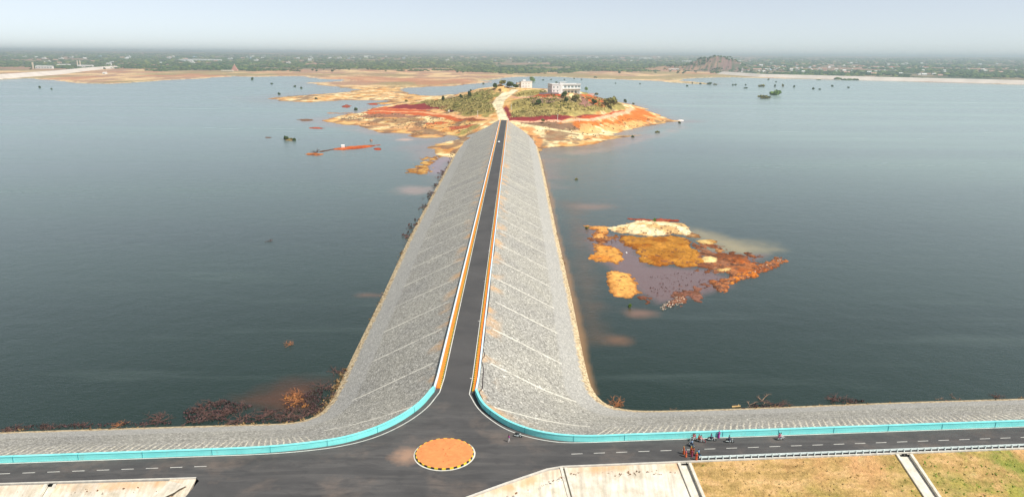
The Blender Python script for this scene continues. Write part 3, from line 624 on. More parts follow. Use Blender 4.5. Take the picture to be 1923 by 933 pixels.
# ---- markings
def flat(name, quads, z, material):
    V = []; Fc = []
    for q in quads:
        n = len(V); V += [(x, y, z) for x, y in q]; Fc.append((n, n+1, n+2, n+3))
    o = mesh(name, V, Fc, material); b_ = bmesh.new(); b_.from_mesh(o.data); b_.normal_update()
    for f in b_.faces:
        if f.normal.z < 0: f.normal_flip()
    b_.to_mesh(o.data); b_.free(); return tag(o, kind='structure')
def ribbon(P, w0, w1):
    a, b = offset(P, w0), offset(P, w1); return [(a[i], a[i+1], b[i+1], b[i]) for i in range(len(P)-1)]
fullL = WALL_L+[np.array((XC(y)-5.05, y)) for y in (172,)]; fullR = [np.array((XC(172)+5.05, 172))]+WALL_R
eL = [p for p in fullL if p[1] < 163]; eR = [p for p in fullR if p[1] < 162]
inL = lineL+catmull([(-61.3, 134.2), (-52, 135.0), (-44, 136.2), (-36, 138.4), (-29.4, 142.2), (-24, 148.2), (-20, 155.6), (-17.7, 164.0)], 6)+[np.array((XC(y)-3.85, y)) for y in np.linspace(172, YE, 20)]
inR = [np.array((XC(y)+3.85, y)) for y in np.linspace(YE, 172, 20)]+catmull([(-9.9, 163), (-7.4, 155.6), (-4.1, 150.0), (-.4, 145.7), (4.4, 142.6), (10.4, 140.7), (17, YC(17)), (26, YC(26))], 6)+lineR
qs = ribbon(inL, -.12, -.34)+ribbon(inR, -.12, -.34)
nl = [np.array(p, float) for p in nearL[:3]]; nr = [np.array(p, float) for p in nearR]
qs += ribbon(nl, .05, .30)+ribbon(nr, .05, .32)
flat('road_edge_line', qs, .008, T['white'])
qs = []
def dash(x, L=2.35, dy=0):
    y0, y1 = 134.72+.0825*x+dy, 134.72+.0825*(x+L)+dy; qs.append(((x, y0-.08), (x+L, y1-.08), (x+L, y1+.08), (x, y0+.08)))
for k in range(50): dash(-63.2-4.66*k, dy=.45)
for k in range(60): dash(12.6+4.70*k, dy=-.05)
flat('road_centre_line', qs, .008, T['white'])
qs = []
for y in (172, 213.5, 255, 297, 338, 380, 421, 463, 504, 546, 588, 630): qs.append(((XC(y)+2.95, y-.12), (XC(y)+4.2, y-.12), (XC(y)+4.2, y+.12), (XC(y)+2.95, y+.12)))
flat('road_cross_mark', qs, .012, T['white'])
# ---- walls
def wall_thing(label, P, t, h, m, seam=26.0, group=None):
    r_ = empty('parapet_wall', (float(P[0][0]), float(P[0][1]), 0)); tag(r_, label, 'wall', group)
    base = np.array(P[0][:2]); Q = [np.array(p)[:2]-base for p in P]
    strip('wall_panel', Q, 0, t, -.3, h-.10, m, r_); strip('coping', Q, -.06, t+.06, h-.10, h+.02, m, r_)
    if h > 1.2:
        acc = 0; nq = normals(Q)
        for i in range(1, len(Q)):
            acc += np.hypot(*(Q[i]-Q[i-1]))
            if acc > 11:
                acc = 0; c_ = Q[i]+nq[i]*(t/2); mb = MB(); mb.box((c_[0], c_[1], h/2), (.10, t+.15, h+.06), math.atan2(-nq[i][0], nq[i][1])); mb.build('panel_joint', T['joint'], r_)
    return r_
wall_thing('long turquoise parapet wall curving along the left side of the junction', fullL[:-1], .45, 1.35, T['wall'])
wall_thing('long turquoise parapet wall curving along the right side of the junction behind the motorcycles', fullR[1:], .45, 1.35, T['wall'])
cl = [fullL[-2]]+cauL; cr = cauR[::-1]+[fullR[1]]
wall_thing('narrow pale blue wall on the left edge of the causeway road', cl, .34, .85, T['palewall'])
wall_thing('narrow pale blue wall on the right edge of the causeway road', cr, .34, .70, T['palewall'])
# ---- planters with yellow and black kerbs
def planter(label, side):
    r_ = empty('planter_strip', (XC(166)+side*4.5, 166, 0)); tag(r_, label, 'planter')
    ox, oy = r_.location.x, r_.location.y; ys_ = np.linspace(166 if side < 0 else 164.5, YE-1, 60)
    P = [np.array((XC(y)+side*3.95-ox, y-oy)) for y in ys_]
    s = -side                                   # offsets grow to the left of travel (+Y)
    strip('soil_bed', P, s*.25, s*1.06, 0, .30, T['planter'], r_)
    mb = MB(); y = ys_[0]; k = 0
    while y < 620:
        L = .55 if y < 300 else 1.1; x = XC(y)+side*4.05-ox; mb.box((x, y+L/2-oy, .15), (.24, L, .36), 0, k % 2); y += L; k += 1
    yl = y; mb.box(((XC(yl)+XC(YE))/2+side*4.05-ox, (yl+YE)/2-oy, .15), (.20, YE-yl, .32), math.atan(-.003), 0)
    mb.build('kerb', [T['yellow'], T['black']], r_)
planter('sunlit orange soil strip with yellow and black kerb, left side of the causeway road', -1)
planter('shaded brown soil strip with yellow and black kerb, right side of the causeway road', 1)
# ---- roundabout
rb = empty('roundabout', (-13.65, 135.35, 0)); tag(rb, 'round traffic island of orange soil ringed by a yellow and black kerb', 'roundabout')
RB = 5.95
mb = MB(); V = []; Fc = []; nn = 64; rr = [0, .25, .5, .75, 1]
for k, q in enumerate(rr):
    for i in range(nn):
        t = 2*math.pi*i/nn; V.append((RB*.985*q*math.cos(t), RB*.985*q*math.sin(t), .335+.2*(1-q*q)+(.04*math.sin(7*t+q*9) if 0 < q < 1 else 0)))
for k in range(len(rr)-1):
    for i in range(nn): Fc.append((k*nn+i, (k+1)*nn+i, (k+1)*nn+(i+1) % nn, k*nn+(i+1) % nn))
mesh('soil_disc', V, Fc, T['disc'], rb, smooth=True)
g3 = np.random.default_rng(77); a3 = g3.uniform(0, 6.28, 60); r3 = 5.4*np.sqrt(g3.uniform(0, 1, 60)); PEB = np.stack([-13.65+r3*np.cos(a3), 135.35+r3*np.sin(a3), .34+.2*(1-(r3/5.9)**2)], 1)
mb = MB(); nk = 48
for k in range(nk):
    t0, t1 = 2*math.pi*k/nk, 2*math.pi*(k+1)/nk; V = []
    for t in (t0, t1):
        for r in (RB*.982, RB+.06): V += [(r*math.cos(t), r*math.sin(t), 0), (r*math.cos(t), r*math.sin(t), .34)]
    mb.add(V, [(0, 1, 3, 2), (4, 6, 7, 5), (1, 5, 7, 3), (2, 3, 7, 6), (0, 4, 5, 1)], k % 2)
mb.build('kerb', [T['yellow'], T['black']], rb)
qs = []
for k in range(72):
    t0, t1 = 2*math.pi*k/72, 2*math.pi*(k+1)/72
    qs.append(tuple((-13.65+r*math.cos(t), 135.35+r*math.sin(t)) for r, t in ((RB+.12, t0), (RB+.42, t0), (RB+.42, t1), (RB+.12, t1))))
flat('road_ring_line', qs, .008, T['white'])
# ---- downstream side: concrete panels, drains and dry grass
def slab_material():
    m = mat('weathered_concrete_slab', rough=.9, spec=.2); t = NT(m); co = t.coord(kind='World')
    c = t.ramp(t.noise(.35, 6, co, .65), [(.3, (.50, .44, .33)), (.5, (.66, .60, .49)), (.75, (.80, .76, .66))])
    rill = t.noise(1, 4, t.coord((1.1, .10, .1), (0, 0, math.radians(-4.7)), 'World'), .6); c = t.mix(1, c, t.ramp(rill, [(.35, .78), (.6, 1.08)]), 'MULTIPLY')
    uv = t.n('ShaderNodeUVMap').outputs[0]; sp = t.n('ShaderNodeSeparateXYZ'); t.l(uv, sp.inputs[0])
    hd = t.math('MULTIPLY', t.ramp(t.math('ADD', sp.outputs[1], t.math('MULTIPLY', t.noise(.6, 3, co), .05)), [(.045, 1.0), (.075, 0.0)]), t.ramp(t.noise(.2, 3, co), [(.40, .10), (.62, .65)]))
    c = t.mix(hd, c, (.62, .33, .13)); t.color(c); t.bump(t.noise(5, 4, co), .5, .05); return m
def grass_material():
    m = mat('dry_grass_slope', rough=.95, spec=.1); t = NT(m); co = t.coord(kind='World')
    f = t.noise(1, 5, t.coord((.22, .5, .5), (0, 0, math.radians(-4.7)), 'World'), .65)
    c = t.ramp(f, [(.3, (.30, .20, .07)), (.48, (.52, .34, .13)), (.62, (.66, .42, .19)), (.75, (.55, .46, .20))])
    sp = t.n('ShaderNodeSeparateXYZ'); t.l(t.n('ShaderNodeNewGeometry').outputs['Position'], sp.inputs[0])
    far = t.ramp(t.math('DIVIDE', t.math('SUBTRACT', sp.outputs[0], 70), 30), [(0, 0.0), (1, 1.0)])
    low = t.ramp(t.math('DIVIDE', t.math('MULTIPLY', sp.outputs[2], -1), 8), [(.15, .0), (1, 1.0)])
    gk = t.math('MULTIPLY', t.ramp(t.noise(.16, 5, co, .6), [(.42, 0.0), (.60, .9)]), t.math('MAXIMUM', t.math('MULTIPLY', far, .85), t.math('MULTIPLY', low, .8)))
    c = t.mix(t.ramp(t.noise(.09, 4, co, .6), [(.50, 0.0), (.66, .55)]), c, (.60, .30, .14)); c = t.mix(gk, c, t.ramp(t.noise(.3, 3, co), [(.35, (.10, .20, .03)), (.65, (.34, .36, .06))])); c = t.mix(1, c, t.ramp(t.noise(1.6, 5, co, .75), [(.3, .62), (.7, 1.3)]), 'MULTIPLY'); t.color(c)
    t.bump(t.noise(2.5, 5, co, .7), .9, .35); return m
T['slab'] = slab_material(); T['grass'] = grass_material()
GY = lambda x: 130.15+.0842*x-.35
def down(name, x0, x1, material, n=14, head=None, foot=None, skew=9.0):
    P = []
    for k in range(n+1):
        x = x0+(x1-x0)*k/n; P.append((np.array((x, GY(x), -.12)), np.array((x+skew*1.0, GY(x)-42, -21.5))))
    return loft(name, P, 30, material, x0)
down('concrete_slope', 10.9, 34.1, T['slab']); down('grass_slope', 36.6, 80.6, T['grass'], 20); down('grass_slope', 83.6, 340, T['grass'], 40)
dg = [np.array(p, float) for p in ((-34, 96), (-20, 111), (-7.9, 120.2), (-.9, 124.8), (7.4, 129.9), (10.3, 130.7))]
dn = normals(dg)
loft('concrete_slope', [(three(p-n*.38, -.12), three(np.array((p[0]+19.4 if p[0] < 10 else p[0]+9, GY(10)-42-(10.3-p[0])*.5)), -21.5)) for p, n in zip(dg, dn)], 30, T['slab'], 0)
# left panels with the broken right-hand end
le = [(-300, 110.3), (-160, 119.2), (-97.6, 123.3), (-88.9, 123.85)]; ri_ = [(-86.9, 124.0), (-75, 124.75), (-66, 125.3), (-62.4, 125.5)]
loft('concrete_slope', [((x, y-.25, -.12), (x-3, y-42, -21)) for x, y in le], 30, T['slab'], 0)
rg = [(-86.9, 124.0), (-75, 124.75), (-66, 125.3)]
loft('concrete_slope', [((x, y-.25, -.12), (x-3, y-42, -21)) for x, y in rg], 30, T['slab'], 0)
V = [(-66, 125.05, -.12)]; random.seed(3)
edge_ = [(-66, 125.05)]+[(-61.6-1.2*random.random()-k*.75, 123.9-k*1.1) for k in range(0, 9)]
mb = MB(); Vq = [(-66, 125.05, -.12)]+[(x, y, -.16-(125-y)*.08) for x, y in edge_[1:]]+[(-69, 112, -6)]
bm = bmesh.new(); vv = [bm.verts.new(v) for v in Vq]; f_ = bm.faces.new(vv); bmesh.ops.triangulate(bm, faces=[f_]); bmesh.ops.recalc_face_normals(bm, faces=bm.faces[:]); me = bpy.data.meshes.new('concrete_apron'); bm.to_mesh(me); bm.free(); uv_ = me.uv_layers.new(name='UVMap')
for d_ in uv_.data: d_.uv = (0, .3)
if me.polygons[0].normal.z < 0: me.flip_normals()
tag(link('concrete_apron', me, T['slab']), kind='structure')
# earth body under the junction so that the ramp sides are closed
loft('earth_ramp', [((-66, 125.4, -.02), (-70, 83, -21)), ((-61, 125.6, -.02), (-60, 83, -21)), ((-60.3, 119, -.02), (-58, 80, -21))], 8, T['slab'], 0)
strip('ramp_edge_soil', [np.array((-60.6, 119.0)), np.array((-68, 96.0))], -3, 0, -2, -.03, T['slab'], kind='structure')
# kerb beam along the near edges
strip('road_kerb', nr, -.30, .0, -.3, .16, T['concrete'], kind='structure'); strip('road_kerb', nl, -.26, -.0, -.3, .14, T['concrete'], kind='structure')
# drains down the slope
def drain(label, x, w=2.2, L=42, skew=9.0, x1=None, yh=None, steps=False):
    r_ = empty('drain_channel', (x, (yh or GY(x))+.1, 0)); tag(r_, label, 'drain', 'concrete drains down the near slope')
    y0 = r_.location.y
    for s in (-1, 1):
        a = (s*w/2, -.4, -.05); b = (s*w/2+skew, -L, -21.2); mb = MB()
        V = [];
        for p in (a, b):
            V += [(p[0]-.28, p[1], p[2]-.4), (p[0]+.28, p[1], p[2]-.4), (p[0]+.28, p[1], p[2]+.22), (p[0]-.28, p[1], p[2]+.22)]
        mb.add(V, [(0, 1, 2, 3), (4, 7, 6, 5), (0, 4, 5, 1), (1, 5, 6, 2), (2, 6, 7, 3), (3, 7, 4, 0)]); mb.build('side_wall', T['drain'], r_)
    V = [(-w/2+.28, -.3, -.55), (w/2-.28, -.3, -.55), (w/2-.28+skew, -L, -21.6), (-w/2+.28+skew, -L, -21.6)]
    mesh('channel_bed', V, [(0, 3, 2, 1)], T['drain'], r_)
    mb = MB(); mb.box((0, -.02, -.22), (w*.55, .12, .42)); mb.build('black_drain_block', T['black'], r_)  # solid black block across the head of the drain
drain('pale concrete drain between the concrete panel and the dry grass', 35.3, 2.2)
drain('pale concrete drain running down through the green and dry grass at the right', 82.0, 2.9)
drain('narrow concrete drain beside the diagonal edge of the ramp', 10.6, .9, skew=9)
drain('narrow drain between the two cream panels left of the junction', -87.9, 1.7, skew=-3, yh=123.9-.25)
# ---- guard rail
gx0 = 38.6; GR = empty('guard_rail', (gx0, GY(gx0)+.75, 0)); tag(GR, 'pale steel guard rail with short posts along the near road edge at the right', 'guard rail')
Lg = 110.0; dirx = np.array((1, .0842)); dirx /= np.linalg.norm(dirx); rzg = math.atan(.0842)
prof_ = [(-.0, .30), (.10, .36), (.02, .46), (.02, .52), (.10, .62), (0, .70)]; V = []; Fc = []
for k in range(2):
    for (dy, z) in prof_: q = dirx*Lg*k; V.append((q[0]+dirx[1]*-dy, q[1]+dirx[0]*dy, z+.12))
for i in range(5): Fc.append((i, i+1, 6+i+1, 6+i))
for k in range(2):
    for (dy, z) in prof_: q = dirx*Lg*k; V.append((q[0]+dirx[1]*.05, q[1]-.08*dirx[0]-dy*.0, z+.12))
Fc += [(12, 18, 23, 17)[::1], (5, 17, 23, 11), (0, 6, 18, 12)]; mesh('rail', V, Fc, T['metal'], GR)
mb = MB(); mb.box((0, 0, .42), (.16, .14, .90), rzg); mb.box((0, .12, .62), (.12, .18, .22), rzg); post = mb.build('post', T['metal'], GR)
mb = MB(); mb.box((0, -.22, -.14), (.50, .62, .30), rzg, taper=.8); ft = mb.build('footing', T['concrete'], post)
post.location = (dirx[0]*.5, dirx[1]*.5-.24, 0)
k = 1
while .5+1.5*k < 92:
    c = post.copy(); COL.objects.link(c); c.parent = GR; q = dirx*(.5+1.5*k); c.location = (q[0], q[1]-.24, 0); d = ft.copy(); COL.objects.link(d); d.parent = c; k += 1
# ------------------------------------------------------------------ foliage
T['leaf'] = leaf_material('dark_leaves', (.035, .065, .018), (.11, .16, .035)); T['leafb'] = leaf_material('bright_leaves', (.10, .18, .03), (.26, .38, .05))
T['leafo'] = leaf_material('olive_leaves', (.12, .12, .035), (.34, .30, .08)); T['leafd'] = leaf_material('dry_leaves', (.16, .10, .05), (.36, .24, .11))
def leafmesh(name, n, r, lumps, seed, size=.16, base=0.0):
    """unit crown: leaf faces in a few uneven clumps"""
    g = np.random.default_rng(seed); V = []; Fc = []
    cs = [(g.uniform(-.6, .6)*r[0], g.uniform(-.6, .6)*r[1], base+g.uniform(.25, .85)*r[2], g.uniform(.35, .62)) for _ in range(lumps)]
    for i in range(n):
        c = cs[g.integers(lumps)]; d = g.normal(size=3); d /= np.linalg.norm(d); q = c[3]*g.uniform(.55, 1.0)
        p = np.array(c[:3])+d*q*np.array(r)*np.array((1, 1, .8)); p[2] = max(p[2], base+.02)
        a = g.normal(size=3); a /= np.linalg.norm(a); b = np.cross(a, g.normal(size=3)); b /= np.linalg.norm(b); s = size*g.uniform(.6, 1.3)
        k = len(V); V += [p-a*s-b*s*.6, p+a*s-b*s*.6, p+a*s*.8+b*s*.7, p-a*s*.7+b*s*.6]; Fc.append((k, k+1, k+2, k+3))
    me = bpy.data.meshes.new(name); me.from_pydata([tuple(map(float, v)) for v in V], [], Fc); return me
CR = {}
for key, m_, n_, sd in (('dark', 'leaf', 420, 1), ('bright', 'leafb', 460, 2), ('olive', 'leafo', 420, 3), ('dry', 'leafd', 160, 4)):
    CR[key] = leafmesh('crown', n_, (1, 1, .9), 7, sd, .15); CR[key].materials.append(T[m_])
mb = MB(); mb.tube((0, 0, -.15), (.03, .02, .55), .06, .035); mb.tube((.03, .02, .5), (.35, .1, .9), .03, .012); mb.tube((.03, .02, .5), (-.3, -.15, .85), .03, .012); mb.tube((.03, .02, .45), (-.05, .3, .95), .025, .01)
tm = bpy.data.meshes.new('trunk'); tm.from_pydata(mb.V, [], mb.F); tm.materials.append(T['bark'])
def plant(name, label, cat, p, w, h, key='dark', trunk=True, group=None, lift=.28):
    r_ = empty(name, (float(p[0]), float(p[1]), float(p[2])), random.uniform(0, 6.28)); tag(r_, label, cat, group)
    c = bpy.data.objects.new('crown', CR[key]); COL.objects.link(c); c.parent = r_; c.location = (0, 0, h*lift if trunk else -.05*h); c.scale = (w/2, w/2, h*(1-lift) if trunk else h)
    t = bpy.data.objects.new('trunk', tm); COL.objects.link(t); t.parent = r_; t.scale = (w*.35, w*.35, h*.8)
    return r_
HT = 'trees on the hill'
for px, py, w, h, key, lab in [
 (1059, 185, 8, 9, 'dark', 'dark leafy tree directly below the front corner of the white guesthouse'), (1063, 193, 7, 7, 'dark', 'dark low tree on the slope beneath the guesthouse corner tree'),
 (1081, 191, 11, 9, 'olive', 'rounded green tree on the slope below the right half of the guesthouse'), (1115, 197, 8, 8, 'dark', 'small dark tree beside the bare orange slope'),
 (1146, 203, 20, 15, 'olive', 'largest broad green tree low on the right shoulder of the hill'), (1100, 172, 12, 11, 'bright', 'green tree behind the right end of the white guesthouse'),
 (1120, 181, 10, 8, 'olive', 'green tree at the skyline beyond the short white compound wall'), (1174, 195, 7, 9, 'dark', 'dark tree standing alone at the bend of the red track'),
 (1189, 198, 5, 5, 'dark', 'small dark bush at the shore behind the red track bend'), (1012, 196, 9, 6, 'dark', 'dark spreading tree on the grass left of the guesthouse'),
 (866, 187, 5, 8, 'dark', 'thin dark tree at the skyline of the left grassy slope'), (882, 184, 6, 10, 'dark', 'tall dark tree by the lagoon on the left grassy slope'), (832, 191, 6, 9, 'dark', 'dark tree near the left end of the green slope'),
 (763, 193, 6, 5, 'olive', 'small olive tree at the foot of the left green slope'), (930, 168, 8, 9, 'dark', 'dark tree on the crest left of the dirt road'), (943, 162, 12, 9, 'olive', 'olive bushy tree on the rocky knoll left of the small white building'),
 (957, 166, 13, 10, 'dark', 'dark tree against the left wall of the small white building'), (968, 167, 10, 7, 'dark', 'dark low tree in front of the small white building'), (1045, 158, 9, 8, 'dark', 'dark tree top behind the roof of the guesthouse'),
 (938, 175, 7, 6, 'dry', 'brown bush on the bank left of the dirt road top'), (1020, 231, 5, 5, 'olive', 'lone olive bush below the red track')]:
    p = hit(px, py); plant('tree', lab, 'tree', p, w, h, key, True, HT)
def onwater(px, py): return at(px, py, WL-.1)
for px, py, w, h, key, lab in [
 (998, 153.5, 26, 17, 'bright', 'large bright green tree standing in the water behind the small white building'), (1118, 147, 17, 7, 'dark', 'dark wide bush at the far waterline right of the hill'),
 (1457, 179, 34, 13, 'bright', 'bright green bush in the lake, upper right of two'), (1436, 185.5, 32, 8, 'olive', 'olive low bush in the lake, lower left of two'), (1430, 163.5, 22, 8, 'olive', 'small round green bush in the lake nearest the far shore'),
 (1455, 163.5, 6, 9, 'dark', 'narrow dark shrub in the lake behind the bright green bush'), (1470, 163.5, 7, 10, 'olive', 'narrow olive shrub in the lake right of the dark one'), (1491, 164.5, 7, 7, 'dark', 'small dark shrub sticking out of the lake, third from the green bushes'),
 (1400, 166.5, 12, 4, 'dark', 'flat dark weed patch in the lake left of the green bushes'), (1332, 159, 16, 8, 'dark', 'dark bush at the tip of the thin far sandbar'), (1343, 160, 14, 5, 'olive', 'olive bush beyond the tip of the far sandbar'),
 (474, 150.5, 10, 10, 'dark', 'dark round bush standing in the lake at the far left shore'), (553, 264.5, 4.5, 3, 'dark', 'dark green bush on the small grassy islet at the left'), (546, 263, 5, 2.5, 'olive', 'dry olive bush on the small grassy islet at the left'),
 (1229, 415.5, 2.2, 2, 'bright', 'green plant behind the pale sand crest of the mudflat'), (1102, 429.5, 2.2, 1.4, 'olive', 'small pale green plant at the left tip of the mudflat'), (1183, 577, 1.6, 1.6, 'bright', 'bright green sprig in the water below the mudflat'),
 (1082, 338, 2.5, 1.5, 'olive', 'small green plant in the water right of the causeway'), (1234, 249.5, 6, 2.4, 'olive', 'weedy clump in the shallows off the right point'), (1188, 258, 4, 2.5, 'dark', 'dark weed tuft in the water left of the point shallows'), (1276, 232, 4, 3, 'dark', 'dark stump-like shrub off the right point')]:
    plant('bush', lab, 'bush', onwater(px, py), w, h, key, False)
for px, py in [(1527, 167.5), (1539, 168.5), (1563, 162.5), (1593, 165), (1457, 154.5), (1443, 150), (1381, 160), (1376, 160.5), (1300, 157), (1290, 162), (1315, 158), (1202, 158), (1156, 157), (1400, 160), (510, 158), (554, 163), (566, 166.5), (524, 177.5), (594, 187), (537, 262), (668, 207), (884, 171), (890, 172), (908, 158), (75, 165), (97, 168), (1020, 151), (1035, 150), (1060, 150), (1078, 148), (1092, 150)]:
    plant('water_shrub', 'small dark shrub poking out of the distant shallow water', 'shrub', onwater(px, py+.5), random.uniform(5, 9), random.uniform(4, 6), 'dark', False, 'small dark shrubs standing in the far shallows')
# trees scattered on the far shore, then the far woods as one mass
for k in range(150):
    px = random.uniform(5, 1430); py = random.uniform(122, 139)+.0068*(px-960)
    if 900 < px < 1110 and py > 134: continue
    s_ = random.uniform(9, 17); plant('shore_tree', 'small dark tree scattered on the bare far shore', 'tree', hit(px, py), s_, s_*.8, random.choice(('dark', 'dark', 'olive')), True, 'trees scattered on the far shore')
ico = bmesh.new(); bmesh.ops.create_icosphere(ico, subdivisions=1, radius=1); IV = np.array([v.co[:] for v in ico.verts]); IF = np.array([[v.index for v in f.verts] for f in ico.faces]); ico.free()
def blobs(name, N, seed, rng, spec, material, kind='stuff'):
    g = np.random.default_rng(seed); pos = rng(g, N); n = len(pos); sc_ = spec(g, pos)
    jit = 1+g.uniform(-.35, .35, (n, len(IV), 1)); V = pos[:, None, :]+IV[None]*jit*sc_[:, None, :]; Fq = IF[None]+(np.arange(n)*len(IV))[:, None, None]
    V = V.reshape(-1, 3); Fq = Fq.reshape(-1, 3); me = bpy.data.meshes.new(name); me.vertices.add(len(V)); me.vertices.foreach_set('co', V.astype(np.float32).ravel())
    me.loops.add(Fq.size); me.loops.foreach_set('vertex_index', Fq.astype(np.int32).ravel()); me.polygons.add(len(Fq)); me.polygons.foreach_set('loop_start', (np.arange(len(Fq))*3).astype(np.int32)); me.update(calc_edges=True)
    ca = me.color_attributes.new('tone', 'FLOAT_COLOR', 'POINT'); tone = g.uniform(0, 1, n); cc = np.repeat(np.stack([tone]*3+[np.ones(n)], 1), len(IV), 0).astype(np.float32); ca.data.foreach_set('color', cc.ravel())
    o = link(name, me, material); tag(o, kind=kind); return o
m = mat('far_foliage', rough=.95, spec=.05); t = NT(m); a_ = t.n('ShaderNodeVertexColor', layer_name='tone').outputs[0]
t.color(t.ramp(a_, [(0, (.030, .055, .022)), (.5, (.055, .095, .030)), (.85, (.10, .14, .04)), (1, (.20, .22, .05))])); T['far'] = m
def woods(g, N):
    u = g.uniform(1/15500, 1/3150, N*2); D = 1/u; s = g.uniform(-.86, .86, N*2); X = D*s; Y = D
    edge = np.where(X > 1150, 3250, 4300)+(fbm(X/420, Y/600, 23)-.5)*1200; dn_ = fbm(X/260, Y/420, 61)
    keep = (D > edge-300) & (dn_ > np.where(D < edge+500, .56, .43)); X, Y = X[keep][:N], Y[keep][:N]; return np.stack([X, Y, height(X, Y)+2], 1)
def wspec(g, p):
    D = p[:, 1]; s = g.uniform(6, 12, len(D))*np.clip(D/4800, .8, 2.6); return np.stack([s*g.uniform(1, 2.2, len(D)), s*1.3, np.minimum(s*.62, 11)], 1)
blobs('far_woods', 15000, 5, woods, wspec, T['far'])
def hillwood(g, N):
    X = HILLC[0]+g.normal(size=N)*210-70; Y = HILLC[1]+g.normal(size=N)*210; k = fbm(X/80, Y/80, 66) > .48; X, Y = X[k], Y[k]; return np.stack([X, Y, height(X, Y)+1.5], 1)
blobs('rock_hill_woods', 700, 8, hillwood, lambda g, p: np.stack([g.uniform(4, 10, len(p))]*2+[g.uniform(3, 6, len(p))], 1), T['far'])
# scrub on the hill and along the waterline: too many to count
def tufts(name, P, size, material, seed, n=5, kind='stuff'):
    g = np.random.default_rng(seed); N = len(P); C_ = np.repeat(P, n, 0)+g.normal(size=(N*n, 3))*np.repeat(size, n)[:, None]*np.array((.45, .45, .18)); s = np.repeat(size, n)*g.uniform(.25, .6, N*n)
    a = g.normal(size=(N*n, 3)); a /= np.linalg.norm(a, axis=1)[:, None]; b = np.cross(a, g.normal(size=(N*n, 3))); b /= np.linalg.norm(b, axis=1)[:, None]; C_[:, 2] += s*.5
    V = np.stack([C_-a*s[:, None]-b*s[:, None]*.5, C_+a*s[:, None]-b*s[:, None]*.5, C_+b*s[:, None]], 1).reshape(-1, 3); Fq = np.arange(len(V)).reshape(-1, 3)
    me = bpy.data.meshes.new(name); me.vertices.add(len(V)); me.vertices.foreach_set('co', V.astype(np.float32).ravel()); me.loops.add(len(V)); me.loops.foreach_set('vertex_index', Fq.astype(np.int32).ravel())
    me.polygons.add(len(Fq)); me.polygons.foreach_set('loop_start', (np.arange(len(Fq))*3).astype(np.int32)); me.update(calc_edges=True); o = link(name, me, material); tag(o, kind=kind); return o
def inside(poly, N, g, thr=.42, sc=30):
    P = np.array([hit(*q) for q in poly]); X = g.uniform(P[:, 0].min(), P[:, 0].max(), N*3); Y = g.uniform(P[:, 1].min(), P[:, 1].max(), N*3)
    k = (sdf(P, X, Y) > 0) & (fbm(X/sc, Y/sc, 77) > thr); X, Y = X[k][:N], Y[k][:N]; return np.stack([X, Y, height(X, Y)], 1)
g_ = np.random.default_rng(31)
P = np.concatenate([inside([(960, 222), (962, 195), (1000, 184), (1090, 188), (1172, 200), (1140, 213), (1050, 221)], 2600, g_, .36, 22), inside([(790, 192), (880, 178), (925, 170), (928, 200), (930, 212), (880, 217), (810, 202)], 2600, g_, .36, 22), inside([(965, 182), (980, 171), (1030, 170), (1020, 180)], 120, g_)])
k_ = fbm(P[:, 0]/14, P[:, 1]/18, 93) > .66; tufts('hill_scrub', P[~k_], g_.uniform(.8, 2.8, (~k_).sum()), pm('straw_scrub', (.44, .36, .13), .9, .4, .6, 1.3), 32); tufts('hill_scrub', P[k_], g_.uniform(1.0, 3.4, k_.sum()), T['leafo'], 52)
P = np.concatenate([inside([(940, 228), (1060, 230), (1230, 222), (1250, 229), (1150, 246), (1090, 270), (1020, 268)], 420, g_, .46, 40), inside([(600, 226), (700, 210), (900, 225), (900, 238), (830, 262), (700, 240)], 620, g_, .46, 40), inside([(700, 216), (900, 226), (860, 250), (740, 240)], 200, g_)])
tufts('shore_scrub', P, g_.uniform(.6, 2.0, len(P)), T['leafd'], 33)
# debris fringe along the two feet of the causeway and the left shore
def fringe(pts, N, spread, g):
    Q = np.array(pts)[:, :2]; s = np.r_[0, np.cumsum(np.hypot(*np.diff(Q, axis=0).T))]; u = g.uniform(0, s[-1], N*2); X = np.interp(u, s, Q[:, 0]); Y = np.interp(u, s, Q[:, 1])
    k = fbm(u/14, u*0, 88) > .44; X, Y = X[k][:N], Y[k][:N]; return np.stack([X+g.normal(size=len(X))*spread, Y+g.normal(size=len(X))*spread, np.full(len(X), WL)], 1)
lw = [(fl(y)+1.6, y) for y in np.linspace(200, 800, 40)]; rw = [(fr_(y)-1.6, y) for y in np.linspace(200, 790, 40)]
P = np.concatenate([fringe(lw, 900, .9, g_), fringe(rw, 700, .7, g_), fringe([(p[0], p[1]-1.2) for p in footL[:66]], 500, .6, g_), fringe([(p[0], p[1]-1.2) for p in footR[5:]], 160, .4, g_)])
tufts('shoreline_debris', P, g_.uniform(.25, .95, len(P)), T['leafd'], 34)
P = inside([(340, 768), (420, 752), (520, 772), (560, 745), (605, 728), (612, 760), (590, 778), (550, 792), (400, 797), (350, 795)], 700, g_, .42, 4); P[:, 2] = WL
DBK = pm('dark_wet_brush', (.055, .03, .03), .9, 1.5, .4, 2.6); tufts('shoreline_debris', P, g_.uniform(.25, .65, len(P)), DBK, 44, 6)
P = inside([(535, 745), (565, 742), (580, 765), (545, 768)], 60, g_, .2, 4); P[:, 2] = WL; tufts('shoreline_debris', P, g_.uniform(.3, .7, len(P)), pm('orange_brush', (.50, .22, .06), .9, 1.5), 45, 5)
P = inside([(5, 803), (120, 797), (190, 796), (330, 792), (330, 797), (190, 803), (5, 810)], 220, g_, .45, 6); P[:, 2] = WL; tufts('shoreline_debris', P, g_.uniform(.2, .6, len(P)), DBK, 46, 5)
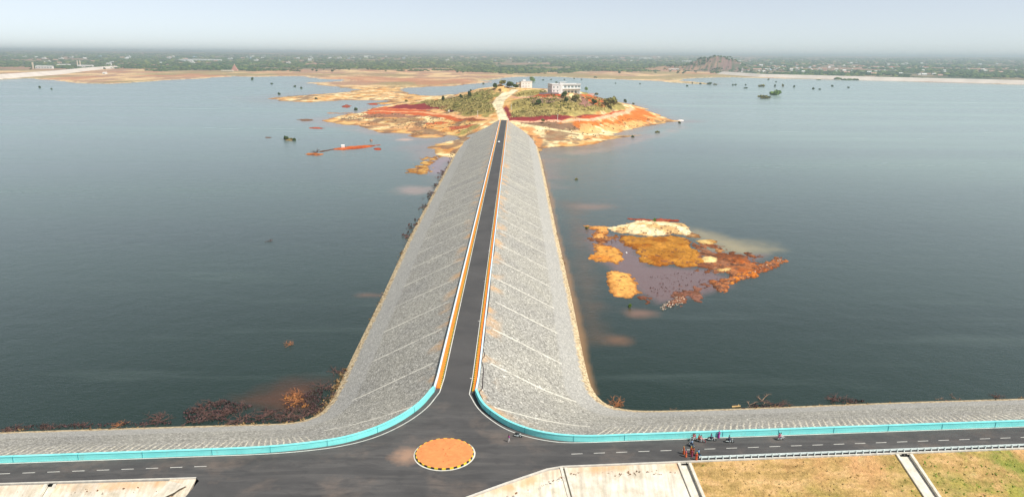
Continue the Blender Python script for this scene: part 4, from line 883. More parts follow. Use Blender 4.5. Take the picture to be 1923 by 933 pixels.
P = inside([(1375, 762), (1460, 760), (1470, 766), (1380, 770)], 60, g_, .3, 4); P2 = inside([(1560, 750), (1620, 752), (1620, 757), (1560, 757)], 50, g_, .3, 4); P = np.concatenate([P, P2]); P[:, 2] = WL; tufts('shoreline_debris', P, g_.uniform(.2, .6, len(P)), DBK, 47, 5)
P = fringe(lw[8:], 110, 1.8, g_); P[:, 0] -= 2.5; tufts('shoreline_debris', P, g_.uniform(.6, 1.8, len(P)), pm('dark_brush', (.10, .05, .04), .9, 2), 35)
P = inside([(1240, 560), (1300, 540), (1360, 530), (1440, 495), (1466, 490), (1440, 512), (1370, 540), (1290, 562), (1250, 578)], 420, g_, .40, 12)
tufts('mudflat_rubble', P, g_.uniform(.2, .7, len(P)), pm('rust_rubble', (.30, .11, .06), .9, 1.5, .5, 2.2), 36, 3)
P = inside([(1240, 577), (1262, 561), (1284, 557), (1284, 568), (1262, 578), (1245, 584)], 90, g_, .2, 12); P2 = inside([(1350, 534), (1465, 486), (1470, 494), (1380, 536)], 70, g_, .3, 9)
tufts('mudflat_stones', np.concatenate([P, P2]), g_.uniform(.4, .9, len(P)+len(P2)), pm('pale_stone', (.70, .55, .42), .9, 1.5, .5, 1.3), 37, 3)
P = inside([(1185, 420), (1295, 425), (1310, 470), (1320, 500), (1200, 500), (1110, 490), (1105, 430)], 160, g_, .45, 12)
tufts('mudflat_twigs', P, g_.uniform(.2, .5, len(P)), pm('dark_twigs', (.10, .05, .03), .9, 2), 38, 3)
P = np.concatenate([inside([(1220, 520), (1330, 505), (1365, 525), (1290, 558), (1225, 560)], 150, g_, .3, 9), inside([(1110, 440), (1160, 448), (1185, 470), (1120, 456)], 60, g_, .3, 9)]); P[:, 2] = WL
tufts('mudflat_twigs', P, g_.uniform(.25, .7, len(P)), pm('red_brown_twigs', (.13, .05, .045), .9, 2), 39, 3)
# green and dry tufts on the near grass slope
g2 = np.random.default_rng(5); N = 3000; x = g2.uniform(37, 190, N); tt = g2.uniform(.01, .6, N); X = x+9*tt; keep = ~((x > 79.5) & (x < 84.8)); x, tt, X = x[keep], tt[keep], X[keep]
P = np.stack([X, GY(x)-42*tt, -.12-21.4*tt], 1); gk = fbm(X/9, tt*42/6, 91)+np.clip((x-75)/60, -.1, .18); dry = gk < .56
tufts('grass', P[dry], g2.uniform(.15, .4, dry.sum()), pm('straw_grass', (.50, .36, .15), .9, .5, .7, 1.2), 40, 3); tufts('grass', P[~dry], g2.uniform(.2, .5, (~dry).sum()), T['leafb'], 41, 3)
xw = np.concatenate([g2.uniform(11.5, 34, 26), g2.uniform(-160, -89, 60), g2.uniform(-86, -66, 26)]); yw = np.where(xw > 0, GY(xw), np.interp(xw, [-300, -160, -97.6, -62], [110.3, 119.2, 123.3, 125.5]))-g2.uniform(1.2, 2.2, len(xw)); P = np.stack([xw, yw, -.12-(np.where(xw > 0, GY(xw), np.interp(xw, [-300, -160, -97.6, -62], [110.3, 119.2, 123.3, 125.5]))-yw)*.5], 1)
tufts('soil_clods', PEB, g2.uniform(.06, .2, len(PEB)), pm('dark_clods', (.40, .13, .05), .9, 3), 71, 3)
tufts('weeds', P, g2.uniform(.12, .38, len(P)), pm('brown_weeds', (.20, .09, .03), .9, 2), 48, 5)
tq = g2.uniform(0, 1, 26); P = np.stack([-20+30*tq, 111+19.4*tq-1.4-.8*g2.uniform(0, 1, 26), -.5+0*tq], 1); P[:, 0] += 1.6; tufts('weeds', P, g2.uniform(.15, .42, len(P)), pm('brown_weeds', (.22, .10, .04), .9, 2), 49, 5)
# ------------------------------------------------------------------ driftwood and dead brush
def brush_mesh(seed, n, spread, flat=.45, long=1.0):
    g = random.Random(seed); mb = MB()
    def br(p, d, L, r, lev):
        q = p+d*L; mb.tube(p, q, r, r*.6, 5)
        if lev <= 0: return
        for _ in range(g.randint(2, 3)):
            nd = (d+Vector((g.uniform(-1, 1), g.uniform(-1, 1), g.uniform(-.5, .7)))*.8).normalized(); nd.z *= .75; br(q, nd, L*g.uniform(.5, .85), r*.6, lev-1)
    for i in range(n):
        a = g.uniform(0, 6.28); d = Vector((math.cos(a)*long, math.sin(a), g.uniform(.05, flat))).normalized(); br(Vector((g.uniform(-1, 1)*spread, g.uniform(-1, 1)*spread*.5, 0)), d, g.uniform(.5, 1.0), .055, 3)
    me = bpy.data.meshes.new('dead_brush'); me.from_pydata([tuple(v) for v in mb.V], [], mb.F); return me
BM = [brush_mesh(i, 15, 1.1) for i in range(4)]+[brush_mesh(9, 3, .3, .3, 1.6)]
T['brushwood'] = pm('purple_brown_brushwood', (.11, .06, .05), .9, 1.3, .3, 2.1); T['brushred'] = pm('rust_brushwood', (.36, .15, .06), .9, 1.1, .35, 1.8)
for i, b in enumerate(BM): b.materials.append((T['brushwood'], T['brushwood'], T['brushred'], T['brushwood'], T['wood'])[i])
DW = [(292, 789, 1.9, 0, 'pile of dead purple-brown branches alone in the water at the left shore'), (378, 770, 1.5, 1, 'dead branches reaching into the water beyond the pale straw bank'), (398, 757, 1.3, 3, 'outermost dead branches of the left shore tangle'),
 (372, 789, 1.6, 3, 'dead brush pressed against the stones at the left part of the tangle'), (410, 780, 1.9, 0, 'thick dark brush in the middle left of the tangle'), (443, 768, 1.5, 1, 'upright dead twigs in the middle of the tangle'), (455, 787, 1.8, 3, 'low dark brush along the stones in the middle of the tangle'),
 (492, 781, 1.8, 0, 'dark brush beside the rusty shallow water'), (533, 782, 1.8, 1, 'dark brush in front of the orange driftwood'), (547, 757, 1.9, 2, 'orange-brown driftwood heap in the rusty shallow water'), (556, 737, 1.2, 2, 'small rust coloured driftwood at the edge of the rusty water'),
 (572, 780, 1.7, 3, 'dead brush near the inner corner of the left shore'), (592, 770, 1.2, 0, 'small dead brush touching the inner corner of the stones'), (606, 727, 1.6, 1, 'dead brush floating just above the inner corner'), (634, 698, 1.6, 0, 'highest dead brush of the corner, against the causeway foot'),
 (622, 745, 1.0, 3, 'small dark twigs at the causeway foot above the corner'), (541, 648, 1.1, 2, 'small reddish brush floating alone on the dark water'), (505, 453, .9, 3, 'tiny dark twig floating far out on the left water'), (30, 806, 1.2, 3, 'low dead branches at the far left of the near shore'),
 (95, 802, 1.1, 1, 'second group of low dead branches from the left frame edge'), (152, 797, .9, 0, 'small twigs in the water left of the big branch pile'), (228, 797, .9, 2, 'rusty twigs on the stones left of the big branch pile'), (1153, 761, 1.6, 2, 'round heap of reddish brush at the right inner corner'),
 (1432, 752, 1.9, 4, 'large bleached driftwood branch on the right shore'), (1408, 760, 1.3, 4, 'pale thin driftwood left of the large bleached branch'), (1455, 760, 1.5, 3, 'dark driftwood right of the large bleached branch'), (1572, 749, 1.4, 3, 'brown dead brush floating off the right shore'), (1597, 754, 1.0, 0, 'dark twigs lying at the stones right of the floating brush'),
 (1765, 749, 1.1, 4, 'thin driftwood stick along the right waterline'), (1795, 748, 1.1, 4, 'second thin driftwood stick farther right on the waterline'), (1873, 745, 1.0, 0, 'small dark stump-like brush near the right frame edge'), (1268, 768, .7, 4, 'small pale driftwood on the stones of the right near shore'),
 (592, 287, 1.5, 3, 'bare dead sapling on the small orange islet')]
for k, (px, py, s_, i, lab) in enumerate(DW):
    p = at(px, py, WL); o = bpy.data.objects.new('dead_brush', BM[i]); COL.objects.link(o); o.location = p; o.scale = (s_, s_*1.1, s_*(1.0 if k < 32 else 3)); o.rotation_euler = (0, 0, random.uniform(0, 6.28)); tag(o, lab, 'driftwood', 'dead brush along the near shore' if py > 600 else None)
mb = MB(); mb.tube((-1.3, 0, .1), (1.2, .25, .22), .28, .2, 8); mb.tube((.5, .1, .2), (.9, .9, .5), .12, .05, 6); lg = mb.build('driftwood_log', pm('yellow_log', (.62, .42, .18), .9, 2)); lg.location = at(1383, 764, WL); tag(lg, 'short yellow log on the stones left of the bleached branch', 'log')
# black hose on the right slope
def on_slope(px, py):
    z = -.5
    for _ in range(8):
        p = at(px, py, z); xh, xf = XC(p[1])+5.5, fr_(p[1]) if p[1] > 225 else 24.4; q = max(0, (p[0]-xh)/(xf-xh)); z = -.06+(FOOT+.06)*q+.06*math.sin(math.pi*min(q, 1))
    return np.array((p[0], p[1], z+.1))
hp = catmull([on_slope(*q) for q in [(930, 440), (929, 460), (928, 475), (924, 490), (922, 503), (921, 530), (919.5, 554), (916, 585), (912.5, 603), (911, 625), (909.6, 640), (906.9, 654), (910, 667.5), (904.6, 677), (908, 692.6), (906.5, 716), (906, 729), (900, 737), (907, 750), (909.6, 759), (905.5, 763.5)]], 5)
mb = MB()
for a_, b_ in zip(hp[:-1], hp[1:]): mb.tube(a_, b_, .10, .10, 5)
h_o = mb.build('hose', pm('dark_hose', (.05, .03, .035), .7)); tag(h_o, 'thin dark hose winding down the stones beside the right causeway wall', 'hose')
# ------------------------------------------------------------------ embankments on the far shore
def fardam(label, toe, crest_h, back):
    m = pm('far_stone_bank', (.66, .58, .50), .95, .02, .85, 1.12); P = [at(x, y, WL) for x, y in toe]; pr = []
    bd_ = empty('distant_dam', tuple(P[0])); tag(bd_, label, 'dam'); V = []
    Nn = normals(P)
    for p, q_ in zip(P, Nn):
        f_ = lambda w, z: p-P[0]+np.array((q_[0]*w, q_[1]*w, z))
        V += [f_(-3, -.5), f_(back, crest_h), f_(back+12, crest_h), f_(back*2+14, 0)]
    Fa = []; Fb = []; Fc_ = []
    for k in range(len(P)-1): q = k*4; Fa.append((q, q+4, q+5, q+1)); Fb.append((q+1, q+5, q+6, q+2)); Fc_.append((q+2, q+6, q+7, q+3))
    mesh('stone_face', V, Fa, m, bd_); mesh('crest_road', V, Fb, pm('far_crest_road', (.45, .43, .42), .9, .05), bd_); mesh('back_slope', V, Fc_, T['leafo'], bd_)
fardam('long pale stone bank of the far dam at the right', [(1345, 140), (1420, 145.5), (1500, 147.5), (1640, 151.5), (1780, 155), (1923, 159), (2300, 170)], 14.5, 32)
fardam('long pale stone bank of the far dam at the left', [(-300, 153.5), (-100, 151), (0, 149.3), (60, 145), (120, 140), (180, 133), (230, 129)], 15, 34)
# ------------------------------------------------------------------ buildings
W_, G_ = T['housewhite'], T['glass']
T['redroof'] = pm('red_tile_roof', (.42, .15, .09), .9, .3); T['pinkroof'] = pm('pink_roof', (.60, .34, .28), .9, .3); T['creamwall'] = pm('cream_wall', (.70, .60, .45), .9, .3); T['bluewall'] = pm('light_blue_wall', (.50, .68, .80), .8, .3); T['greyroof'] = pm('grey_roof_slab', (.42, .41, .39), .9, .3)
def bpart(nm, boxes, m, par): 
    mb = MB()
    for b in boxes: mb.box(*b)
    return mb.build(nm, m, par)
# guesthouse on the hill: local x along the front, -y towards the lake dam
gp = hit(1050, 176.5); gz = gp[2]-.3; gh = empty('guesthouse', (gp[0]+9, gp[1]+8, gz), math.radians(13)); tag(gh, 'large white two storey guesthouse with columns on top of the hill', 'building')
bpart('wall', [((-14.5, 8, 6.1), (11.5, 22, 12.2)), ((6.5, 10.2, 6.1), (31, 17.6, 12.2))], W_, gh)
bpart('front_storey', [((6.8, .7, 9.6), (30.6, 1.4, 5.2))], W_, gh)
bpart('roof', [((-14.5, 8, 12.35), (12.1, 22.6, .3)), ((6.9, 9.2, 12.35), (31.4, 20, .3))], T['greyroof'], gh)
bpart('parapet', [((-14.5, -3.1, 13.1), (12, .3, 1.4)), ((-20.4, 8, 13.1), (.3, 22, 1.4)), ((7, -.2, 13.1), (31.4, .3, 1.4)), ((22.6, 9.5, 13.1), (.3, 19, 1.4)), ((1, 19.2, 13.1), (43, .3, 1.4))], W_, gh)
bpart('stair_head', [((-3.0, 7, 14.2), (8, 7, 3.4)), ((-1.2, 7, 16.0), (9, 8, .3))], W_, gh)
bpart('entrance_tower', [((-6.6, -.6, 7.0), (3.6, 5.2, 13.9))], W_, gh)
for x in (-2.6, 2.6, 7.8, 13.0, 18.2, 21.6): bpart('column', [((x, .45, 3.5), (.9, .9, 7.0))], W_, gh)
for x in (0, 5.2, 10.4, 15.6, 19.9):
    w = bpart('window', [((x, -.02, 9.7), (3.2, .12, 2.5))], T['glass'], gh); bpart('frame', [((x, -.1, 9.7), (.14, .1, 2.6)), ((x, -.1, 11.05), (3.5, .2, .2)), ((x, -.14, 8.35), (3.5, .3, .2))], W_, w)
for x in (0.2, 5.4, 10.6, 15.8): d = bpart('doorway', [((x, 1.38, 2.0), (2.2, .12, 3.9))], T['glass'], gh)
for x, z in ((-17.5, 9.2), (-12, 9.2), (-17.5, 4), (-12, 4)): w = bpart('window', [((x, -3.02, z), (1.7, .14, 1.8))], T['glass'], gh)
for y in (1, 6, 11, 16):
    for z in (4, 9.2): bpart('window', [((-20.28, y, z), (.14, 1.5, 1.6))], T['glass'], gh)
bpart('floor_slab', [((7, -.1, 6.95), (31.6, 4.4, .35)), ((-14.5, 8, 6.3), (12.0, 22.5, .25))], W_, gh); bpart('plinth', [((1, 7.5, -1.2), (45, 25, 2.8))], T['concrete'], gh)
sp_ = hit(984, 165.5); sh = empty('small_building', (sp_[0]+1, sp_[1]+6, sp_[2]-.3), math.radians(14)); tag(sh, 'smaller white flat roofed building beside the top of the dirt road', 'building')
bpart('wall', [((2, 0, 5), (19, 12, 10))], W_, sh); bpart('wing', [((-10.2, 1.5, 4.4), (6, 10, 8.8))], T['creamwall'], sh); bpart('roof', [((2, 0, 10.15), (19.6, 12.6, .3)), ((-10.2, 1.5, 8.95), (6.4, 10.4, .3))], T['greyroof'], sh)
bpart('parapet', [((2, -6.1, 10.8), (19.4, .3, 1.1)), ((-7.6, 0, 10.8), (.3, 12, 1.1)), ((11.6, 0, 10.8), (.3, 12, 1.1))], W_, sh); bpart('stair_head', [((-1, 1, 12), (5, 5, 3.4))], W_, sh)
for x in (-4, 1, 6):
    for z in (3, 7.3): bpart('window', [((x, -6.02, z), (1.1, .14, 1.5))], G_, sh)
bpart('window', [((-10.5, -3.52, 5.4), (3.2, .14, 3))], G_, sh)
sd_ = hit(953, 166); o = empty('shed', (sd_[0], sd_[1], sd_[2]-.2), .2); tag(o, 'low open shed with a pale roof left of the small white building', 'shed'); bpart('roof', [((0, 0, 2.8), (9, 5, .25))], W_, o)
for x, y in ((-4, -2), (4, -2), (4, 2), (-4, 2)): bpart('post', [((x, y, 1.3), (.25, .25, 2.8))], T['concrete'], o)
cw = hit(1110, 179); o = bpart('compound_wall', [((0, 0, .9), (9.5, .4, 3.4)), ((0, 0, 2.7), (9.9, .6, .2))], W_, None); o.location = cw; o.rotation_euler[2] = -.2; tag(o, 'short white compound wall right of the guesthouse', 'wall')
cw = hit(1031, 177); o = bpart('retaining_wall', [((0, 0, .6), (27, .5, 2.6)), ((0, 0, 2.0), (27.3, .7, .2))], pm('grey_retaining', (.30, .28, .28), .9), None); o.location = cw; o.rotation_euler[2] = -.12; tag(o, 'grey retaining wall at the forecourt left of the guesthouse', 'wall')
# poles
for px, py, h, lab in ((1047, 229, 9, 'thin pale pole beside the red track below the right grassy slope'), (897, 219.5, 8, 'thin pale pole beside the track on the left slope'), (960, 208, 8, 'thin pale pole beside the dirt road bend'), (1088, 229, 4, 'short pale post at the red track')):
    mb = MB(); mb.tube((0, 0, -.5), (0, 0, h), .28, .18, 8); mb.tube((-.9, 0, h-.3), (.9, 0, h-.3), .1, .1, 5); o = mb.build('pole', W_); o.location = hit(px, py); tag(o, lab, 'pole')
mb = MB(); H = 62
for k in range(8):
    z0, z1 = H*k/8, H*(k+1)/8; a0, a1 = 3.5*(1-k/9), 3.5*(1-(k+1)/9); c0 = [(-a0, -a0), (a0, -a0), (a0, a0), (-a0, a0)]; c1 = [(-a1, -a1), (a1, -a1), (a1, a1), (-a1, a1)]
    for i in range(4): mb.tube((*c0[i], z0), (*c1[i], z1), .35, .35, 4); mb.tube((*c0[i], z0), (*c1[(i+1) % 4], z1), .2, .2, 4)
o = mb.build('lattice_mast', T['metal']); o.location = hit(1608, 121); tag(o, 'thin lattice mast rising above the far village on the right', 'mast')
# far houses
def house_mesh(kind, seed):
    mb = MB(); g = random.Random(seed); w, d, h = g.uniform(9, 13), g.uniform(7, 9), g.uniform(3.4, 6.5)
    mb.box((0, 0, h/2), (w, d, h), 0, 0)
    if kind == 'gable':
        V = [(-w/2-.5, -d/2-.5, h), (w/2+.5, -d/2-.5, h), (w/2+.5, d/2+.5, h), (-w/2-.5, d/2+.5, h), (-w/2-.3, 0, h+2.4), (w/2+.3, 0, h+2.4)]; mb.add(V, [(0, 1, 5, 4), (2, 3, 4, 5), (0, 4, 3), (1, 2, 5), (0, 3, 2, 1)], 1)
    else:
        mb.box((0, 0, h+.12), (w+.5, d+.5, .24), 0, 1); mb.box((w*.2, .5, h+1.4), (3, 3, 2.4), 0, 0)
    for x in (-w*.28, w*.1, w*.33): mb.box((x, -d/2-.02, h*.5), (1.2, .12, 1.4), 0, 2)
    me = bpy.data.meshes.new('house'); me.from_pydata([tuple(v) for v in mb.V], [], mb.F); me.polygons.foreach_set('material_index', mb.m); return me
HM = []
for i, (k, a_, b_) in enumerate((('flat', W_, W_), ('gable', W_, T['redroof']), ('gable', T['creamwall'], T['pinkroof']), ('flat', T['bluewall'], W_), ('gable', W_, W_))):
    me = house_mesh(k, i); [me.materials.append(x) for x in (a_, b_, G_)]; HM.append(me)
HL = ['small white flat roofed house in the far village', 'small house with a red tiled roof in the far village', 'small cream house with a pink roof in the far village', 'small light blue house in the far village', 'small white house with a pale pitched roof in the far village']
def house(px, py, wpx, i, label=None, name='house'):
    p = hit(px, py); s_ = wpx*np.hypot(p[0], p[1])/FPX/11.0; o = bpy.data.objects.new(name, HM[i]); COL.objects.link(o); o.location = (p[0], p[1], p[2]-.5); o.scale = (s_, min(s_, 1.6), max(.8, min(s_*.75, 1.7))); o.rotation_euler = (0, 0, random.uniform(-.35, .35))
    tag(o, label or HL[i], 'house', None if label else 'houses of the far village right: '+('white flat', 'red roofed', 'cream and pink', 'light blue', 'white pitched')[i])
for px, py, w, i in [(1389, 115.5, 7, 0), (1408, 115.5, 4, 0), (1409, 121, 3, 3), (1429, 124, 7, 4), (1440, 127, 3, 0), (1453, 125.5, 6, 2), (1470, 121, 8, 1), (1462, 129.5, 6, 0), (1422, 132, 12, 2), (1486, 132, 6, 4), (1498, 134, 7, 0), (1508, 136, 6, 4), (1520, 128, 5, 3), (1522, 132.5, 5, 0), (1528, 124.5, 3, 0), (1541, 132.5, 5, 0), (1549, 135, 5, 2),
 (1585, 134.5, 7, 4), (1597, 136, 6, 0), (1566, 134, 6, 2), (1590, 138, 8, 2), (1619, 137.5, 5, 0), (1632, 137.5, 7, 4), (1640, 140, 8, 2), (1651, 134.5, 4, 0), (1644, 136, 5, 4), (1668, 135, 4, 2), (1681, 133.5, 4, 0), (1691, 140, 6, 4), (1726, 141, 6, 0), (1735, 142, 8, 4), (1733, 133.5, 5, 4), (1744, 140, 5, 2), (1754, 141, 6, 4), (1765, 142.5, 6, 2), (1560, 124, 8, 2), (1510, 122, 8, 2), (1495, 121, 6, 1), (1545, 122, 5, 0), (1615, 127, 14, 1), (1650, 127, 13, 2), (1675, 129, 12, 1), (1712, 130, 14, 2), (1738, 129, 10, 1), (1850, 135, 6, 4), (1862, 136, 8, 2), (1878, 137, 7, 2), (1905, 134, 6, 0)]: house(px, py, w, i)
random.seed(21)
for k in range(85):
    px = random.gauss(1560, 130); py = random.uniform(118, 137)+.0068*(px-960)*.5-2
    if 1385 < px < 1915: house(px, py, random.uniform(3, 6), random.choice((0, 0, 1, 2, 3, 4, 4)))
random.seed(22)
for k in range(90):
    px = random.uniform(20, 1290); py = random.choice((random.uniform(107, 113), random.uniform(109, 120))); p = hit(px, py); o = bpy.data.objects.new('house', HM[random.choice((0, 4, 0, 2, 3))]); COL.objects.link(o); D_ = np.hypot(p[0], p[1]); s_ = random.uniform(1.4, 2.6)*min(2, D_/6000)
    o.location = p; o.scale = (s_, s_*.7, s_*.8); tag(o, 'tiny pale house among the distant trees beyond the far shore', 'house', 'pale houses among the distant trees')
def hall(label, px, py, wpx, hm, m=W_, roof=None, d=16, wins=6, rz=0.0, name='long_building', cat='building'):
    p = hit(px, py); L = wpx*np.hypot(p[0], p[1])/FPX; o = empty(name, (p[0], p[1], p[2]-.5), rz); tag(o, label, cat); bpart('wall', [((0, 0, hm/2), (L, d, hm))], m, o)
    mb = MB(); V = [(-L/2-1, -d/2-1, hm), (L/2+1, -d/2-1, hm), (L/2+1, d/2+1, hm), (-L/2-1, d/2+1, hm), (-L/2, 0, hm+3), (L/2, 0, hm+3)]; mb.add(V, [(0, 1, 5, 4), (2, 3, 4, 5), (0, 4, 3), (1, 2, 5), (0, 3, 2, 1)]); mb.build('roof', roof or m, o)
    for k in range(wins): bpart('window', [((-L/2+L*(k+.5)/wins, -d/2-.05, hm*.5), (L/wins*.4, .2, hm*.35))], G_, o)
    return o
o = hall('white mill building with a chimney tower left of the silos on the far left shore', 84, 129.5, 26, 13); bpart('chimney', [((-62, 0, 17), (6, 6, 34))], T['creamwall'], o)
o = hall('long low white building right of the twin beige silo towers on the far left shore', 161, 127, 24, 11)
for k, px in enumerate((146, 151)):
    p = hit(px, 125); o = empty('silo_tower', (p[0], p[1], p[2]-1)); tag(o, ('left', 'right')[k]+' of the two beige silo towers on the far left shore', 'tower'); mb = MB(); mb.tube((0, 0, 0), (0, 0, 34), 4.2, 4.0, 12); mb.build('shaft', T['creamwall'], o); mb = MB(); mb.tube((0, 0, 33.9), (0, 0, 37), 4.6, 1.0, 12); mb.build('cap', T['greyroof'], o)
hall('low white shed row left of the twin silo towers', 120, 124, 20, 7); hall('isolated white building on the trees right of the silo towers', 205, 123, 7, 13, wins=2)
hall('longest white factory hall in the far plain at the left', 365, 115.5, 50, 16, d=30, wins=10); hall('white factory hall at the right end of the long hall', 405, 115.5, 20, 15, d=30, wins=4); hall('white factory block in front of the long hall', 358, 117, 8, 14, wins=2)
hall('pale pink walled compound on the far shore near the red temple', 427, 134.5, 20, 4, T['creamwall']); hall('small white shed on the far left sand flats', 197, 139.5, 5, 6, wins=1)
hall('white building at the left shoulder of the rocky hill', 1290, 117.5, 17, 15, wins=5); hall('white roofed low shed under the rocky hill', 1265, 132, 18, 5, T['creamwall'], W_); hall('very distant white sheds near the middle right horizon', 1212, 111, 22, 16, d=40); hall('distant white building near the middle horizon', 690, 107.5, 12, 18, d=30, wins=2)
p = hit(441, 133); o = empty('temple', (p[0], p[1], p[2]-.5)); tag(o, 'small pink stepped temple tower on the far left shore', 'temple')
for k, (w, h, z) in enumerate(((30, 9, 0), (20, 8, 9), (13, 7, 17), (7, 6, 24))): bpart('tier', [((0, 0, z+h/2), (w, w*.7, h))], T['pinkroof'], o)
mb = MB(); mb.ball((0, 0, 32), (2.4, 2.4, 3)); mb.build('finial', T['creamwall'], o)
# hut on the red islet, buoy-like hut, pale boulder at the point
p = hit(644, 277); o = empty('hut', (p[0], p[1], p[2]-.1), .3); tag(o, 'small white hut on the left end of the red islet', 'hut'); bpart('wall', [((0, 0, 1), (3.4, 2.6, 2))], W_, o); mb = MB(); mb.add([(-1.9, -1.5, 2), (1.9, -1.5, 2), (1.9, 1.5, 2), (-1.9, 1.5, 2), (-1.7, 0, 3), (1.7, 0, 3)], [(0, 1, 5, 4), (2, 3, 4, 5), (0, 4, 3), (1, 2, 5), (0, 3, 2, 1)]); mb.build('roof', W_, o)
def rock(px, py, r, m, lab):
    bm_ = bmesh.new(); bmesh.ops.create_icosphere(bm_, subdivisions=2, radius=1); g = random.Random(px)
    for v in bm_.verts: v.co *= 1+g.uniform(-.22, .22)
    me = bpy.data.meshes.new('boulder'); bm_.to_mesh(me); bm_.free(); o = link('boulder', me, m); o.location = at(px, py, WL); o.scale = (r[0], r[1], r[2]); tag(o, lab, 'rock')
rock(1278, 227, (5, 4, 1.8), pm('white_rock', (.80, .72, .66), .9), 'white boulder near the tip of the right point'); rock(697, 265, (1.6, 1.4, 2.0), pm('brown_rock', (.40, .24, .18), .9), 'small brown rock in the water above the red islet'); rock(1176, 474.5, (.5, .5, .35), W_, 'tiny white stone in the mauve shallows of the mudflat')
# ------------------------------------------------------------------ vehicles
CPAINT = {}
def paint(c):
    if c not in CPAINT: CPAINT[c] = mat('vehicle_paint', c, .3, 0, .5)
    return CPAINT[c]
def car(label, loc, rz, col, cat='car', kind=None):
    o = empty('car', loc, rz); tag(o, label, cat); prof_ = [(-2.05, .35), (-2.1, .85), (-1.55, 1.0), (.75, 1.0), (1.85, .85), (2.05, .6), (2.0, .35)]
    V = [(x, -.85, z) for x, z in prof_]+[(x, .85, z) for x, z in prof_]; n = len(prof_); F_ = [tuple(range(n)), tuple(range(2*n-1, n-1, -1))]+[(i, n+i, n+(i+1) % n, (i+1) % n) for i in range(n)]
    b = mesh('body', V, F_, paint(col), o); bm_ = bmesh.new(); bm_.from_mesh(b.data); bmesh.ops.recalc_face_normals(bm_, faces=bm_.faces[:]); bm_.to_mesh(b.data); bm_.free()
    mb = MB(); mb.add([(-1.5, -.78, 1.0), (.8, -.78, 1.0), (.8, .78, 1.0), (-1.5, .78, 1.0), (-1.15, -.62, 1.42), (.2, -.62, 1.42), (.2, .62, 1.42), (-1.15, .62, 1.42)], [(0, 1, 5, 4), (1, 2, 6, 5), (2, 3, 7, 6), (3, 0, 4, 7)]); mb.build('cabin_glass', G_, o)
    mb = MB(); mb.box((-.47, 0, 1.45), (1.4, 1.28, .07)); mb.build('roof', paint(col), o)
    for x in (-1.3, 1.3):
        for y in (-.8, .8): mb = MB(); mb.tube((x, y-.1, .32), (x, y+.1, .32), .32, .32, 14); w = mb.build('wheel', T['rubber'], o); mb = MB(); mb.tube((x, y-.11, .32), (x, y+.11, .32), .17, .17, 10); mb.build('rim', T['metal'], w)
    for y in (-.6, .6): mb = MB(); mb.box((2.0, y, .68), (.12, .3, .15)); mb.build('headlight', W_, o)
    return o
p = at(937, 268, 0); o = car('white car driving along the far part of the causeway', tuple(p), math.radians(-90), (.85, .85, .85)); o.scale = (1.15,)*3
p = hit(1066, 178); o = car('red car parked in front of the guesthouse columns', tuple(p), .2, (.45, .03, .03))
p = hit(846, 211); o = empty('truck', tuple(p), math.radians(190)); tag(o, 'dark red truck with a white cab on the red track at the left', 'truck')
o.scale = (1.15,)*3; bpart('load_bed', [((-1.4, 0, 1.9), (4.6, 2.3, 1.9))], mat('dark_red_paint', (.10, .02, .03), .6), o); bpart('cab', [((2.1, 0, 1.6), (1.9, 2.2, 2.1))], W_, o); bpart('chassis', [((0, 0, .72), (6.4, 1.6, .3))], T['black'], o); bpart('windscreen', [((3.06, 0, 2.05), (.06, 1.9, .8))], G_, o)
for x in (-2.6, -1.3, 2.2):
    for y in (-1, 1): mb = MB(); mb.tube((x, y-.15, .5), (x, y+.15, .5), .5, .5, 12); mb.build('wheel', T['rubber'], o)
def motorcycle(label, loc, rz, col, group='motorcycles on the near road', lean=0):
    o = empty('motorcycle', tuple(loc), rz); tag(o, label, 'motorcycle', group); pt = paint(col)
    for x in (-.66, .66):
        mb = MB(); mb.torus((x, 0, .31), .26, .055, 'y'); w = mb.build('wheel', T['rubber'], o)
        mb = MB(); mb.tube((x, -.05, .31), (x, .05, .31), .05, .05, 8)
        for k in range(6): t = k*math.pi/3; mb.tube((x, 0, .31), (x+.24*math.cos(t), 0, .31+.24*math.sin(t)), .012, .012, 4)
        mb.build('rim', T['metal'], w)
    mb = MB(); mb.tube((.48, 0, .85), (-.1, 0, .42), .035, .035); mb.tube((-.1, 0, .42), (-.66, 0, .31), .03, .03); mb.tube((.42, 0, .75), (-.55, 0, .72), .03, .03); mb.tube((-.55, .09, .72), (-.66, .09, .31), .02, .02); mb.tube((-.55, -.09, .72), (-.66, -.09, .31), .02, .02); mb.build('frame', T['black'], o)
    mb = MB(); mb.ball((.17, 0, .83), (.27, .14, .14)); mb.ball((-.62, 0, .74), (.18, .11, .09)); mb.box((-.2, 0, .62), (.35, .2, .16)); mb.build('fuel_tank', pt, o, True)
    mb = MB(); mb.box((-.33, 0, .83), (.72, .24, .10), 0, 0, .85); mb.build('seat', T['black'], o)
    mb = MB(); mb.box((.08, 0, .43), (.36, .26, .30)); mb.build('engine', T['metal'], o)
    mb = MB(); mb.tube((.66, .08, .31), (.47, .08, .90), .025, .025); mb.tube((.66, -.08, .31), (.47, -.08, .90), .025, .025); mb.build('fork', T['metal'], o)
    mb = MB(); mb.tube((.40, -.36, 1.02), (.46, 0, .97), .018, .018); mb.tube((.40, .36, 1.02), (.46, 0, .97), .018, .018); mb.build('handlebar', T['black'], o)
    mb = MB(); mb.ball((.60, 0, .88), (.08, .10, .10)); mb.build('headlight', W_, o)
    mb = MB(); mb.tube((.0, -.16, .34), (-.72, -.18, .42), .04, .05); mb.build('exhaust', T['metal'], o)
    mb = MB(); mb.torus((.66, 0, .31), .33, .03, 'y', 14, 4); mb.build('front_mudguard', pt, o)
    return o
SKIN = mat('brown_skin', (.24, .12, .07), .6); HAIR = mat('black_hair', (.012, .010, .010), .5)
